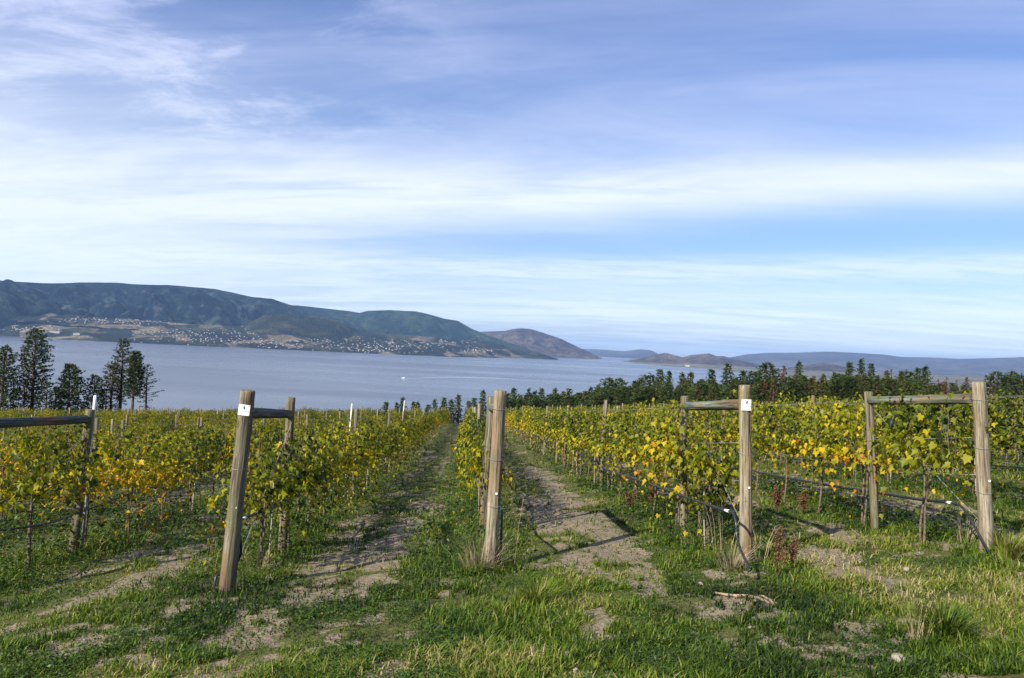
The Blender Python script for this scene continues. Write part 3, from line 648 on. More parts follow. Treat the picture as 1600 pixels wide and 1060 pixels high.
# signs
DIG = {'4': [[(0.62, 0), (.62, 1), (0.0, .32), (.92, .32)]], '6': [[(.8, .93), (.45, .98), (.12, .62), (.05, .25), (.3, .02), (.62, .03), (.85, .28), (.72, .52), (.4, .58), (.12, .42)]]}
def sign(k, px, py, wd, hg, ch, lab, tilt):
    f0, f1, _, _ = post_ends[k]; fr = BR[k]['fr']
    d_ = ray(px, py); yy = f0.y-.05-fr*1.02-.004; t_ = yy/d_[1]; p_ = Vector((d_[0]*t_, yy, CZ+d_[2]*t_))
    e = empty('row_sign', p_); e.rotation_euler = (R(1), tilt, 0); tag(e, lab, 'sign', 'white number signs on the end posts')
    V = []; n = 9
    for j in (0, 1):
        for i in range(n):
            u = (i/(n-1)-.5)*wd; V.append((u, u*u*2.6, (j-.5)*hg))
    V += [(v_[0], v_[1]+.002, v_[2]) for v_ in V]
    N = 2*n; Fc = [(i, i+1, n+i+1, n+i) for i in range(n-1)]+[(N+i+1, N+i, N+n+i, N+n+i+1) for i in range(n-1)]
    Fc += [(i+1, i, N+i, N+i+1) for i in range(n-1)]+[(n+i, n+i+1, N+n+i+1, N+n+i) for i in range(n-1)]+[(0, n, N+n, N), (n-1, N+n-1, N+2*n-1, 2*n-1)]
    meshobj('plate', mesh_np('plate', V, faces=Fc), M_white, e)
    def strokes(name, lines, r, mat):
        VV, FF = [], []
        for ln in lines:
            v_, f_ = tube_data([Vector((x, x*x*2.6-.0015, z)) for x, z in ln], r, 5); b_ = len(VV); VV += [tuple(a) for a in v_]; FF += [tuple(b_+i for i in g_) for g_ in f_]
        meshobj(name, mesh_np(name, VV, faces=FF), mat, e)
    w2, h2 = .022, .034; ox, oz = (.0, .006) if ch == '4' else (.006, .008)
    strokes('numeral', [[(ox+(a-.5)*w2, oz+b_*h2) for a, b_ in ln] for ln in DIG[ch]], .0030, M_black)
    rr_ = random.Random(k); z0 = -.012; ln = []
    x_ = -wd*.42
    while x_ < wd*.40:
        g_ = rr_.uniform(.0035, .006); ln.append([(x_, z0-.0035), (x_, z0+.0035)]); ln.append([(x_, z0+.0035*rr_.choice((-1, 1))), (x_+g_*.6, z0+.0035*rr_.choice((-1, 0, 1)))]); x_ += g_*1.5
        if rr_.random() < .12: x_ += .008
    strokes('small_print', ln, .0009, M_grey)
    ln = []; x_ = -wd*.25
    while x_ < wd*.38: g_ = rr_.uniform(.003, .005); ln.append([(x_, -.031), (x_+g_*.5, -.027), (x_+g_, -.031)]); x_ += g_*1.7
    strokes('small_print', ln, .0006, M_grey)
    for sx in (-1, 1):
        disc('tack', (sx*wd*.4, .0*sx+.3*0+(wd*.4)**2*2.6-.001, hg*.42), (0, -1, 0), .003, .002, M_metal, e, (0, 0, 0), 8)
sign(4, 381, 641, .108, .104, '4', 'white sign with the number 4 on the leaning left post', R(5))
sign(6, 1166.5, 633, .100, .112, '6', 'white sign with the number 6 on the tan post right of centre', R(0))

# ------------------------------------------------------------------ hoses and wires of the rows
ORD = ['first', 'second', 'third', 'fourth', 'fifth', 'sixth', 'seventh', 'eighth', 'ninth', 'tenth']
def rowname(k):
    if k == 4: return 'the row just left of the middle'
    if k == 5: return 'the middle row'
    if k == 6: return 'the row just right of the middle'
    if k == 7: return 'the wide right frame row'
    if k < 4: return 'the %s row left of sign four' % (ORD[3-k] if 3-k < 10 else 'far')
    return 'the %s row right of the wide frame' % (ORD[k-8] if k-8 < 10 else 'far')
def rowx(k, y):
    """rows start at their back post and run straight"""
    if k in post_ends and k <= 7:
        x0 = post_ends[k][2].x; y0 = post_ends[k][2].y; return x0+(ROWX(k)-x0)*min(1, max(0, (y-y0)/25))
    return ROWX(k)
HY = {}
def row_hose(k, near):
    last = near[-1]; pts = list(spline(near, 6)); y = last[1]; h0 = last[2]-float(gz(last[0], last[1])); i = 0
    while y < 55:
        y += .65; i += 1; f = min(1, i/8); h = h0+(.52-h0)*f + .035*math.sin(i*1.7+k)+.015*math.sin(i*3.1)
        pts.append(Vector((rowx(k, y)+.03*math.sin(i*.8+k), y, float(gbase(rowx(k, y), y))+h)))
    e = empty('drip_hose', pts[0]); tag(e, 'black irrigation hose strung low along %s' % rowname(k), 'hose', 'black drip hoses under the vines')
    return e, pts
def hose(k, near, conn=None, down=None):
    e, pts = row_hose(k, near); o = tuple(pts[0])
    tube('pipe', pts, .018 if k in (6, 7) else .0135, M_hose, e, 8, origin=o)
    if conn is not None:
        a, b_ = Vector(conn[0]), Vector(conn[1]); tube('clamp', [a.lerp(b_, .55), a.lerp(b_, 1.05)], .017, M_hose, e, 10, origin=o); tube('fitting', [a, a.lerp(b_, .6)], .015, M_white, e, 10, origin=o)
    if down is not None: tube('riser', spline(down, 6), .0125, M_hose, e, 10, origin=o)
    for i in range(14, len(pts)-2, 5):
        if pts[i].y > 22: break
        p_ = pts[i]; disc('emitter', p_+Vector((0, 0, -.012)), (0, 0, -1), .010, .018, M_hose, e, o, 8)
def X(k, px, py, off=0): return Vector(on_plane_x(px, py, ROWXN[k]+off))
ROWXN = {k: (post_ends[k][0].x+post_ends[k][2].x)/2 for k in (3, 4, 5, 6, 7)}
# row 6
kx = post_ends[6][0].x-.26
P6 = [Vector(on_plane_x(a, b_, kx)) for a, b_ in ((1130, 797), (1080, 780), (1020, 758), (960, 738), (925, 724))]
hose(6, P6, (Vector(on_plane_x(1139, 799, kx)), Vector(on_plane_x(1128, 796.5, kx))), [on_plane_x(1138, 798.5, kx), on_plane_x(1146, 803, kx), on_plane_x(1150, 818, kx), on_plane_x(1151, 836, kx), on_plane_x(1156, 856, kx), on_plane_x(1168, 882, kx), on_plane_x(1172, 892, kx)])
kx = post_ends[7][0].x-.15
P7 = [Vector(on_plane_x(a, b_, kx)) for a, b_ in ((1476, 784), (1440, 781), (1370, 770), (1300, 759), (1230, 747), (1185, 738))]
hose(7, P7, (Vector(on_plane_x(1486, 786, kx)), Vector(on_plane_x(1474, 784, kx))), [on_plane_x(1485, 786, kx), on_plane_x(1500, 790, kx), on_plane_x(1513, 806, kx), on_plane_x(1530, 836, kx), on_plane_x(1545, 862, kx), on_plane_x(1558, 884, kx)])
kx = post_ends[4][0].x+.09
P4 = [Vector(on_plane_x(a, b_, kx)) for a, b_ in ((386, 808), (410, 800), (440, 788))]
hose(4, P4, (Vector(on_plane_x(380, 811, kx)), Vector(on_plane_x(387, 808, kx))), [Vector(on_plane_x(380, 811, kx)), Vector(on_plane_x(374, 818, kx))+Vector((0, -.02, 0)), post_ends[4][0].lerp(post_ends[4][1], .18)+Vector((.075, .09, 0)), post_ends[4][0].lerp(post_ends[4][1], .08)+Vector((-.04, .10, 0)), post_ends[4][0]+Vector((-.10, .0, .16)), post_ends[4][0]+Vector((-.10, -.05, -.03))])
p_ = post_ends[3]; hx0 = p_[0].x+.05
hose(3, [p_[0]+Vector((.06, .1, .62)), p_[2]+Vector((.06, -.9, .60)), p_[2]+Vector((.06, 0, .55)), p_[2]+Vector((.06, 2, .50))], None, [p_[0]+Vector((.06, .1, .62)), p_[0]+Vector((.06, .0, .5)), p_[0]+Vector((.08, -.1, 0))])
p_ = post_ends[5]
hose(5, [p_[0]+Vector((.09, .25, .60)), p_[2]+Vector((.09, -.6, .62)), p_[2]+Vector((.05, 1, .6)), p_[2]+Vector((0, 3, .55))], None, [p_[0]+Vector((.09, .25, .60)), p_[0]+Vector((.10, .12, .5)), p_[0]+Vector((.10, .05, -.02))])
for k in (8, 9, 10, 2, 1):
    x = ROWX(k); hose(k, [Vector((x, y, float(gz(x, y))+.6-.02*(y-9))) for y in (9., 10.5, 12.)])
for k in (1, 2, 3, 4, 5, 6, 7, 8, 9, 10):
    for j, (h, lab) in enumerate(((1.66, 'top'), (1.22, 'middle'), (.80, 'lowest'))):
        pts = []
        if k in post_ends: f0, f1, b0, b1 = post_ends[k]; pts.append(f0.lerp(f1, (h+.08)/1.92)); pts.append(b0.lerp(b1, h/1.86))
        else: y = 10.8; pts.append(Vector((ROWX(k), y, float(gz(ROWX(k), y))+h)))
        y = pts[-1].y; i = 0
        while y < 60:
            y += 1.5; i += 1; pts.append(Vector((rowx(k, y), y, float(gbase(rowx(k, y), y))+h-.03*abs(math.sin(i*.7)))))
        tag(tube('trellis_wire', pts, .0021, M_metal, None, 4, origin=tuple(pts[0])), '%s trellis wire strung along %s' % (lab, rowname(k)), 'wire', 'wires of the vine trellis')

# ------------------------------------------------------------------ vines
def leaf_outline():
    L = [(0, 0), (-.30, -.18), (-.52, .08), (-.40, .26), (-.56, .52), (-.24, .58), (0, 1.0), (.24, .58), (.56, .52), (.40, .26), (.52, .08), (.30, -.18)]
    return np.array(L)
LO = leaf_outline(); NL = len(LO)
def leaves(P, U, N, S, tone):
    """P centres, U direction of the tip, N normals, S sizes -> arrays"""
    P = np.asarray(P); U = np.asarray(U); N = np.asarray(N)
    N = N/np.linalg.norm(N, axis=1)[:, None]; U = U-N*(U*N).sum(1)[:, None]; U /= (np.linalg.norm(U, axis=1)[:, None]+1e-9); W = np.cross(N, U)
    n = len(P); S = np.asarray(S)[:, None, None]
    x = LO[None, :, 0, None]; y = LO[None, :, 1, None]
    cl2 = np.random.default_rng(n).uniform(.1, .75, (n, 1, 1)); cup = (np.abs(x)*cl2-(y-.3)**2*cl2*.9)
    V = P[:, None, :]+S*(W[:, None, :]*x+U[:, None, :]*y+N[:, None, :]*cup)
    C = P[:, None, :]+S*(U[:, None, :]*.32-N[:, None, :]*.05)
    V = np.concatenate([V, C], 1).reshape(-1, 3)
    b_ = np.arange(n)[:, None]*(NL+1); i = np.arange(NL)
    T_ = np.stack([b_+i[None], b_+((i+1) % NL)[None], np.broadcast_to(b_+NL, (n, NL))], -1).reshape(-1, 3)
    return V, T_, np.repeat(tone, NL+1)
def vine_foliage(seed, L=1.42, n_sh=24, top=1.62, orange=0.0):
    r_ = np.random.default_rng(seed); P, U, N, S, To = [], [], [], [], []
    gap = r_.uniform(-.6, .6)
    for s in range(n_sh):
        y0 = r_.uniform(-L/2, L/2); sgn = r_.choice((-1, 1)); hang = r_.random() < .40
        ln = r_.uniform(.55, .95)*(1-.35*math.exp(-((y0-gap)/.18)**2)); lean = r_.uniform(.0, .36)*sgn; ly = r_.uniform(-.25, .25); tt = r_.uniform(-.10, .10)
        if r_.random() < .10: ln *= 1.25
        z0 = .84+r_.uniform(-.04, .06)
        nl = int(ln/.050)
        for j in range(nl):
            f = (j+.5)/nl; st = ln*f
            if hang: c = np.array([sgn*(.10+.26*math.sin(f*2.2)), y0+ly*f, z0+.26*math.sin(f*3.0)-(.44+.26*(s % 3)/2)*f*f])
            else: c = np.array([lean*f+sgn*.06*math.sin(f*5), y0+ly*f, z0+min(st, top-z0+.12*math.sin(f*9))-(.10*f*f if f > .8 else 0)])
            out = np.array([sgn if r_.random() < .5 else -sgn, r_.uniform(-.6, .6), r_.uniform(-.25, .35)]); out /= np.linalg.norm(out)
            c = c+out*r_.uniform(.03, .17)
            N.append(out*.8+np.array([0, 0, .55])+r_.normal(0, .42, 3)); U.append(np.array([out[0]*.35, r_.uniform(-.6, .6), -1.0])+r_.normal(0, .35, 3))
            P.append(c); S.append(r_.uniform(.036, .090)*(1-.35*max(0, f-.7)/.3)); z = c[2]
            To.append((.43 if seed % 3 else .36)+orange*(1.0 if z < 1.2 else .3)+tt*1.3+r_.normal(0, .13)+(.18 if z < 1.0 and r_.random() < .4 else 0)-.05*(z-1.2))
    To = np.clip(np.array(To), .02, .98)
    V, T_, A = leaves(P, U, N, S, To)
    return V, T_, A
NV = 9
fol = []
for i in range(NV+2):
    V, T_, A = vine_foliage(100+i, orange=.25 if i >= NV else 0.0, n_sh=int(34+5*(i % 3)), top=1.50+.06*(i % 4)); me = mesh_np('foliage', V, tris=T_, attrs={'tone': A}); me.materials.append(M_leaf); fol.append(me)
trk = []
for i in range(4):
    r_ = random.Random(i+50); VV, FF = [], []
    def addt(pts, rad, tp=None, seg=7):
        v_, f_ = tube_data(pts, rad, seg, tp); b_ = len(VV); VV.extend(tuple(a) for a in v_); FF.extend(tuple(b_+q_ for q_ in g_) for g_ in f_)
    lx = r_.uniform(-.03, .03)
    for s in ((0,) if i % 2 else (-1, 1)):
        pts = [Vector((lx*z+.008*math.sin(z*9+i+s), s*(.02+.06*z)+.012*math.sin(z*7+s), z)) for z in np.linspace(-.06, .82, 9)]
        addt(pts, .017 if s == 0 else .012, [1.25, 1.1, 1, .95, .95, 1, .9, .9, 1.0])
    for s in (-1, 1): addt([Vector((lx+.01*math.sin(y*8), s*y, .82+.035*math.sin(y*4))) for y in np.linspace(0, .62, 7)], .011, np.linspace(1, .6, 7))
    for q_ in range(9):
        y0 = r_.uniform(-.6, .6); l = r_.uniform(.35, .75); a = r_.uniform(-.2, .2)
        addt([Vector((lx+a*f, y0+.1*a*f, .84+l*f)) for f in (0, .5, 1)], .0042, (1, .8, .5), 4)
    me = bpy.data.meshes.new('trunk'); me.from_pydata(VV, [], FF); me.polygons.foreach_set('use_smooth', [True]*len(FF)); me.materials.append(M_bark); me.update(); trk.append(me)
stk = []
for i in range(3):
    V, Fc = tube_data([Vector((0, 0, -.08)), Vector((.01, .0, .4)), Vector((0, .01, .98))], .0085, 6); me = mesh_np('stake', [tuple(v) for v in V], faces=Fc); me.materials.append(M_stake); stk.append(me)
lf = []
for i in range(5):
    V, T_, A = leaves([[0, 0, 0]], [[0, .2*(i-2), -1]], [[0, -1, .3]], [.056+.006*i], np.array([.34+.10*i])); me = mesh_np('leaf', V, tris=T_, attrs={'tone': A}); me.materials.append(M_leaf); lf.append(me)
SP = 1.32
allv = []
for k in ROWS:
    y = (post_ends[k][2].y-1.0) if k in post_ends and k <= 7 else 9.6+((k*37) % 7)*.06
    if k == 5: y = post_ends[5][2].y+.35
    j = 0
    while y < 83-.02*abs(ROWX(k)):
        x = rowx(k, y)
        dn = math.hypot(x, y); allv.append((dn, k, j, x, y)); y += SP; j += 1
def inview(x, y, z=1.2, mx=90):
    px, py = proj(np.array([x]), np.array([y]), np.array([float(gbase(x, y))+z])); return bool(-mx < px[0] < 1600+mx)
near = sorted(v for v in allv if inview(v[3], v[4]))
ind = near[:296]; chosen = set((v[1], v[2]) for v in ind); rest = [v for v in allv if (v[1], v[2]) not in chosen and v[4] > 8.5 and inview(v[3], v[4], mx=900)]
fsrc = {}; tsrc = {}; nleaf = 0
for n_, (dn, k, j, x, y) in enumerate(ind):
    z = float(gz(x, y)); r_ = random.Random(k*131+j)
    e = empty('grapevine', (x, y, z), R(r_.choice((0, 180))+r_.uniform(-4, 4)))
    sz = r_.uniform(.90, 1.09); 
    if k >= 6: sz *= 1.06
    nar = .62 if k == 5 and j < 5 else 1.0
    e.scale = (r_.uniform(.9, 1.2)*nar, 1.0, sz)
    if j < 8 and k in (2, 3, 4, 5, 6, 7, 8): tag(e, '%s grapevine from the near end of %s' % (ORD[j], rowname(k)), 'grapevine', 'grapevines planted along the trellis rows')
    else: tag(e, 'one of the grapevines farther along %s' % rowname(k), 'grapevine', 'grapevines farther along %s' % rowname(k))
    vi = r_.randrange(NV)
    if (k in (2, 3) and 1 <= j <= 6 and r_.random() < .45) or (k < 2 and r_.random() < .08): vi = NV+r_.randrange(2)
    o = bpy.data.objects.new('foliage', fol[vi]); link(o, e, (0, 0, -.09 if k <= 4 else 0)); o['kind'] = 'stuff'
    fsrc.setdefault(vi, o)
    ti = r_.randrange(4); o = bpy.data.objects.new('trunk', trk[ti]); link(o, e); tsrc.setdefault(ti, o)
    if dn < 30 and r_.random() < .35:
        o = bpy.data.objects.new('stake', stk[0]); link(o, e, (.05, r_.uniform(-.25, .25), 0)); o.rotation_euler = (r_.uniform(-.2, .2), r_.uniform(-.06, .06), 0)
    if dn < 14.5 and nleaf < 290:
        for q_ in range(14):
            o = bpy.data.objects.new('leaf', lf[r_.randrange(5)]); sd_ = r_.choice((-1, 1, 1))
            link(o, e, (sd_*r_.uniform(.12, .27), r_.uniform(-.6, .6), r_.uniform(.8, 1.3))); o.rotation_euler = (r_.uniform(-.9, .5), r_.uniform(-.8, .8), sd_*R(90)+r_.uniform(-1.2, 1.2)); nleaf += 1
_b = post_ends[6][2]; _f = post_ends[6][0]; _p = _b.lerp(_f, .30)
V, T_, A = vine_foliage(777, L=.9, n_sh=11, top=1.0); V = V*np.array([.8, 1, 1])-np.array([0, 0, .38]); me = mesh_np('foliage', V, tris=T_, attrs={'tone': A+.06}); me.materials.append(M_leaf)
e = empty('grapevine', (_p.x, _p.y, float(gz(_p.x, _p.y)))); tag(e, 'low grapevine hanging between the two posts of the sign 6 brace', 'grapevine'); link(bpy.data.objects.new('foliage', me), e)
link(bpy.data.objects.new('trunk', trk[1]), e).scale = (1, .5, .7)
print('vines', len(ind), 'rest', len(rest), 'farthest single', ind[-1][0])
def scatter(name, pts, srcs, seed=1, label=None):
    """one object of instances of visible things' meshes: points carry rotation, scale and variant"""
    me = bpy.data.meshes.new(name); me.vertices.add(len(pts)); me.vertices.foreach_set('co', np.array([p[:3] for p in pts], dtype=np.float32).ravel())
    for nm, ty, i in (('rz', 'FLOAT', 3), ('sc', 'FLOAT', 4)):
        a = me.attributes.new(nm, ty, 'POINT'); a.data.foreach_set('value', np.array([p[i] for p in pts], dtype=np.float32))
    a = me.attributes.new('vi', 'INT', 'POINT'); a.data.foreach_set('value', np.array([p[5] for p in pts], dtype=np.int32))
    ng = bpy.data.node_groups.new(name, 'GeometryNodeTree'); ng.interface.new_socket('Geometry', in_out='INPUT', socket_type='NodeSocketGeometry'); ng.interface.new_socket('Geometry', in_out='OUTPUT', socket_type='NodeSocketGeometry')
    N_, L_ = ng.nodes, ng.links; gi = N_.new('NodeGroupInput'); go = N_.new('NodeGroupOutput'); jo = N_.new('GeometryNodeJoinGeometry')
    def named(nm, ty):
        a = N_.new('GeometryNodeInputNamedAttribute'); a.data_type = ty; a.inputs[0].default_value = nm; return a.outputs['Attribute']
    cr = N_.new('ShaderNodeCombineXYZ'); L_.new(named('rz', 'FLOAT'), cr.inputs[2])
    for grp in srcs:
        j2 = N_.new('GeometryNodeJoinGeometry'); 
        for o in grp:
            oi = N_.new('GeometryNodeObjectInfo'); oi.inputs['Object'].default_value = o; oi.inputs['As Instance'].default_value = True; L_.new(oi.outputs['Geometry'], j2.inputs[0])
        ip = N_.new('GeometryNodeInstanceOnPoints'); ip.inputs['Pick Instance'].default_value = True
        L_.new(gi.outputs[0], ip.inputs['Points']); L_.new(j2.outputs[0], ip.inputs['Instance'])
        md = N_.new('FunctionNodeIntegerMath') if False else None
        mm = N_.new('ShaderNodeMath'); mm.operation = 'MODULO'; L_.new(named('vi', 'INT'), mm.inputs[0]); mm.inputs[1].default_value = len(grp)
        L_.new(mm.outputs[0], ip.inputs['Instance Index']); L_.new(cr.outputs[0], ip.inputs['Rotation'])
        L_.new(named('sc', 'FLOAT'), ip.inputs['Scale']); L_.new(ip.outputs[0], jo.inputs[0])
    L_.new(jo.outputs[0], go.inputs[0])
    o = bpy.data.objects.new(name, me); link(o); md = o.modifiers.new('scatter', 'NODES'); md.node_group = ng
    tag(o, label, kind='stuff'); return o
pts = []
for (dn, k, j, x, y) in rest:
    r_ = random.Random(k*131+j); pts.append((x, y, float(gz(x, y)), R(r_.choice((0, 180))+r_.uniform(-4, 4)), r_.uniform(.86, 1.12), r_.randrange(36)))
scatter('far_grapevines', pts, [[fsrc[i] for i in sorted(fsrc)], [tsrc[i] for i in sorted(tsrc)]], label='mass of yellow green grapevines filling the far part of the vineyard')

# line posts
pm = [log_mesh('line_post', 2.15, .046, .042, 300+i, seg=10, rings=6) for i in range(6)]
for i, me in enumerate(pm): me.materials.append(M_wood if i % 3 else M_woodtan)
mm_ = []
V, Fc = tube_data([Vector((0, 0, 0)), Vector((0, 0, 2.15))], .028, 8); mpm = mesh_np('metal_post', [tuple(v) for v in V], faces=Fc); mpm.materials.append(M_white)
posts = []
for k in ROWS:
    y = 16.6+((k*53) % 5)*.45 if k not in (4, 5, 6, 7) else post_ends[k][2].y+6.4; j = 0
    while y < 82:
        x = rowx(k, y)
        if inview(x, y, 1.5, 10): posts.append((math.hypot(x, y), k, j, x, y))
        y += 6.6; j += 1
posts.sort()
for n_, (dn, k, j, x, y) in enumerate(posts[:299]):
    r_ = random.Random(k*17+j); o = bpy.data.objects.new('line_post', pm[r_.randrange(6)])
    link(o, None, (x, y, float(gz(x, y))-.3+r_.uniform(-.06, .05))); o.rotation_euler = (r_.uniform(-.03, .03), r_.uniform(-.03, .03), r_.uniform(0, 6))
    if j < 4 and 1 <= k <= 9: tag(o, '%s grey line post along %s' % (ORD[j], rowname(k)), 'post', 'wooden line posts standing in the vine rows')
    else: tag(o, 'one of the grey wooden posts farther along %s' % rowname(k), 'post', 'wooden posts farther along %s' % rowname(k))
def steel_post(pxb, Y, pyt, lab):
    d_ = ray(pxb, pyt); t_ = Y/d_[1]; tp = Vector((d_[0]*t_, Y, CZ+d_[2]*t_)); bt = Vector((tp.x-.06, Y, float(gz(tp.x, Y))-.1))
    tag(put_log('steel_post', bt, tp, .016, .016, M_white, None, 9, (0, 0, 0), seg=8, rings=4, rough=0), lab, 'post')
_b = post_ends[3][2]; _y = _b.y+.13; _d = ray(149, 618); _t = _y/_d[1]; _tp = Vector((_d[0]*_t, _y, CZ+_d[2]*_t)); _bt = _b+Vector((.05, .13, -.1))
e = empty('steel_post', _bt); tag(e, 'thin steel stake with white top sticking up behind the left brace post', 'post')
put_log('shaft', _bt, _bt.lerp(_tp, .86), .018, .018, M_metal, e, 9, _bt, seg=8, rings=4, rough=0); put_log('white_cap', _bt.lerp(_tp, .84), _tp, .021, .021, M_white, e, 9, _bt, seg=8, rings=4, rough=0)
steel_post(550, 19, 631, 'slim white stake among the vines right of the sign 4 brace')
steel_post(632, 32, 626, 'small white stake on the vineyard crest left of the middle row')
# ------------------------------------------------------------------ conifers
def conifer(seed, H, Rb, cz=.12, style='fir', nb=None, cl=.34, dens=1.0, bare=0.0):
    r_ = np.random.default_rng(seed); n = nb or int(H*9*dens)
    V, Tt, To = [], [], []; BV, BF = [], []
    def bt(pts, rad, tp, seg=5):
        v_, f_ = tube_data(pts, rad, seg, tp); b_ = len(BV); BV.extend(tuple(a) for a in v_); BF.extend(tuple(b_+q_ for q_ in g_) for g_ in f_)
    lx, ly = r_.uniform(-.02, .02, 2)*H
    bt([Vector((lx*f*f, ly*f*f, H*f)) for f in (0, .25, .5, .75, .98)], H*.013+.05, (1.2, 1, .75, .45, .12), 7)
    lop = r_.uniform(0, 6.28)
    for i in range(n):
        f = cz+(1-cz)*(i/n)**(.85 if style == 'fir' else .8)
        f = min(.99, f+r_.uniform(-.01, .01)); z = H*f; a = i*2.399+r_.uniform(-.5, .5)
        g = min(.995, max(0., (f-cz)/(1-cz)))
        if style == 'fir': rr = Rb*((1-g)**.85)*r_.uniform(.55, 1.08)+.12
        elif style == 'pine': rr = Rb*(math.sin(math.pi*min(1, (.12+g*.86)))**.65)*r_.uniform(.4, 1.15)+.1
        else: rr = Rb*(1-g**2.2)**.5*r_.uniform(.5, 1.1)+.1
        rr *= 1+.22*math.cos(a-lop)
        if r_.random() < bare*(1-g*.6): 
            bt([Vector((lx*f*f, ly*f*f, z)), Vector((lx*f*f+rr*.7*math.cos(a), ly*f*f+rr*.7*math.sin(a), z+rr*.1))], .025, (1, .3), 3); continue
        dz_ = -.18*rr if style == 'fir' else .22*rr
        c0 = Vector((lx*f*f, ly*f*f, z)); c1 = Vector((c0.x+rr*math.cos(a), c0.y+rr*math.sin(a), z+dz_))
        if rr > .5: bt([c0, c1], .02+.012*rr, (1, .25), 3)
        m_ = max(2, int(rr/cl*(1.6 if style == 'fir' else 1.15)))
        tb = r_.normal(0, .12)
        for q_ in range(m_):
            h = (.25 if style == 'fir' else .45)+(1-(.25 if style == 'fir' else .45))*(q_+r_.random()*.8)/m_
            p = np.array(c0.lerp(c1, min(1, h)))+r_.normal(0, cl*.28, 3)
            for w_ in range(4 if style == 'fir' else 6):
                u = np.array([math.cos(a), math.sin(a), -.15 if style == 'fir' else .25])+r_.normal(0, .65, 3); u /= np.linalg.norm(u)
                s_ = cl*r_.uniform(.55, 1.1); sd_ = np.cross(u, r_.normal(0, 1, 3)); sd_ /= np.linalg.norm(sd_)+1e-6
                b_ = len(V); V += [p-sd_*s_*.24, p+sd_*s_*.24, p+u*s_+sd_*s_*.05]
                Tt.append((b_, b_+1, b_+2)); To += [np.clip(.45+tb+r_.normal(0, .14), 0, 1)]*3
    for q_ in range(6):
        u = np.array([0, 0, 1.])+r_.normal(0, .3, 3); sd_ = np.cross(u, r_.normal(0, 1, 3)); sd_ /= np.linalg.norm(sd_); p = np.array([lx, ly, H*.965]); b_ = len(V)
        V += [p-sd_*.07, p+sd_*.07, p+u*cl*1.3]; Tt.append((b_, b_+1, b_+2)); To += [.5]*3
    return (np.array(V), np.array(Tt), np.array(To)), (BV, BF)
M_needle = mat_leaf('conifer_needles', [(0, (.012, .028, .008)), (.35, (.030, .060, .016)), (.7, (.070, .105, .024)), (1, (.13, .15, .04))], 0, .18, .12, .6)
M_needley = mat_leaf('olive_conifer_needles', [(0, (.025, .038, .010)), (.5, (.075, .088, .022)), (1, (.14, .135, .04))], 0, .2, .12, .6)
M_needlebr = mat_leaf('browned_conifer_needles', [(0, (.05, .030, .018)), (.5, (.12, .065, .035)), (1, (.20, .11, .06))], 0, .2, .12, .7)
M_tbark = mat_plain('conifer_bark', (.075, .055, .045), .9, .1, .3, 3)
var = {}
def variants(key, mat, n, **kw):
    L_ = []
    for i in range(n):
        (V, Tt, To), (BV, BF) = conifer(kw.get('s0', 0)+i*7, kw['H'], kw['Rb'], kw.get('cz', .12), kw.get('style', 'fir'), cl=kw.get('cl', .34), dens=kw.get('dens', 1), bare=kw.get('bare', 0))
        a = mesh_np('crown', V, tris=Tt, attrs={'tone': To}); a.materials.append(mat); b_ = mesh_np('trunk', BV, faces=BF); b_.materials.append(M_tbark); L_.append((a, b_, kw['H']))
    var[key] = L_
variants('fir', M_needle, 7, H=16, Rb=3.4, s0=1, cl=.50, dens=1.7, cz=.06)
variants('bushy', M_needle, 4, H=14, Rb=3.2, s0=91, style='round', cl=.48, dens=1.6, cz=.08)
variants('olive', M_needley, 4, H=16, Rb=3.2, s0=171, cl=.50, dens=1.5, cz=.07)
variants('brown', M_needlebr, 3, H=15, Rb=3.0, s0=201, cl=.42, dens=1.1, cz=.12, bare=.15)
variants('sparse', M_needlebr, 2, H=15, Rb=1.6, s0=231, cl=.34, dens=.4, cz=.3, bare=.5)
def place_tree(px, pyt, Y, key, label, group, vi=None, wid=1.0, name='fir_tree'):
    d_ = ray(px, pyt); t_ = Y/d_[1]; x = d_[0]*t_; zt_ = CZ+d_[2]*t_; zb = float(gz(x, Y))-.3; H = zt_-zb
    a, b_, H0 = var[key][(vi if vi is not None else rnd.randrange(99)) % len(var[key])]
    e = empty(name, (x, Y, zb), rnd.uniform(0, 6.28)); s = H/H0; sw = s*wid if s < 1.5 else (1.2+.2*s)*wid
    e.scale = (sw, sw, s); tag(e, label, 'tree', group)
    link(bpy.data.objects.new('crown', a), e); link(bpy.data.objects.new('trunk', b_), e); return e
belt = [(603, 628), (620, 630), (629, 622), (645, 628), (654, 628), (668, 632), (681, 625), (695, 622), (707, 625), (718, 617), (731, 627), (742, 622), (757, 610), (792, 615), (805, 607), (812, 617), (820, 617), (828, 608), (838, 612), (845, 608), (867, 608), (880, 612), (890, 607), (908, 615), (922, 605), (934, 602), (955, 592), (972, 593), (993, 595), (1003, 591), (1015, 586), (1034, 577), (1045, 580), (1067, 583), (1080, 582), (1095, 592), (1115, 578), (1135, 568), (1160, 579), (1180, 582), (1197, 568), (1223, 572, 'b'), (1247, 565), (1271, 588, 'r'), (1287, 585), (1305, 582), (1329, 566), (1348, 562), (1363, 568), (1384, 579), (1395, 576, 's'), (1410, 580), (1419, 581), (1432, 575), (1447, 573), (1465, 592, 's'), (1480, 589, 's'), (1497, 593, 's'), (1513, 590, 'b'), (1560, 582), (1575, 588), (1587, 582), (1598, 586), (1625, 578), (1660, 586)]
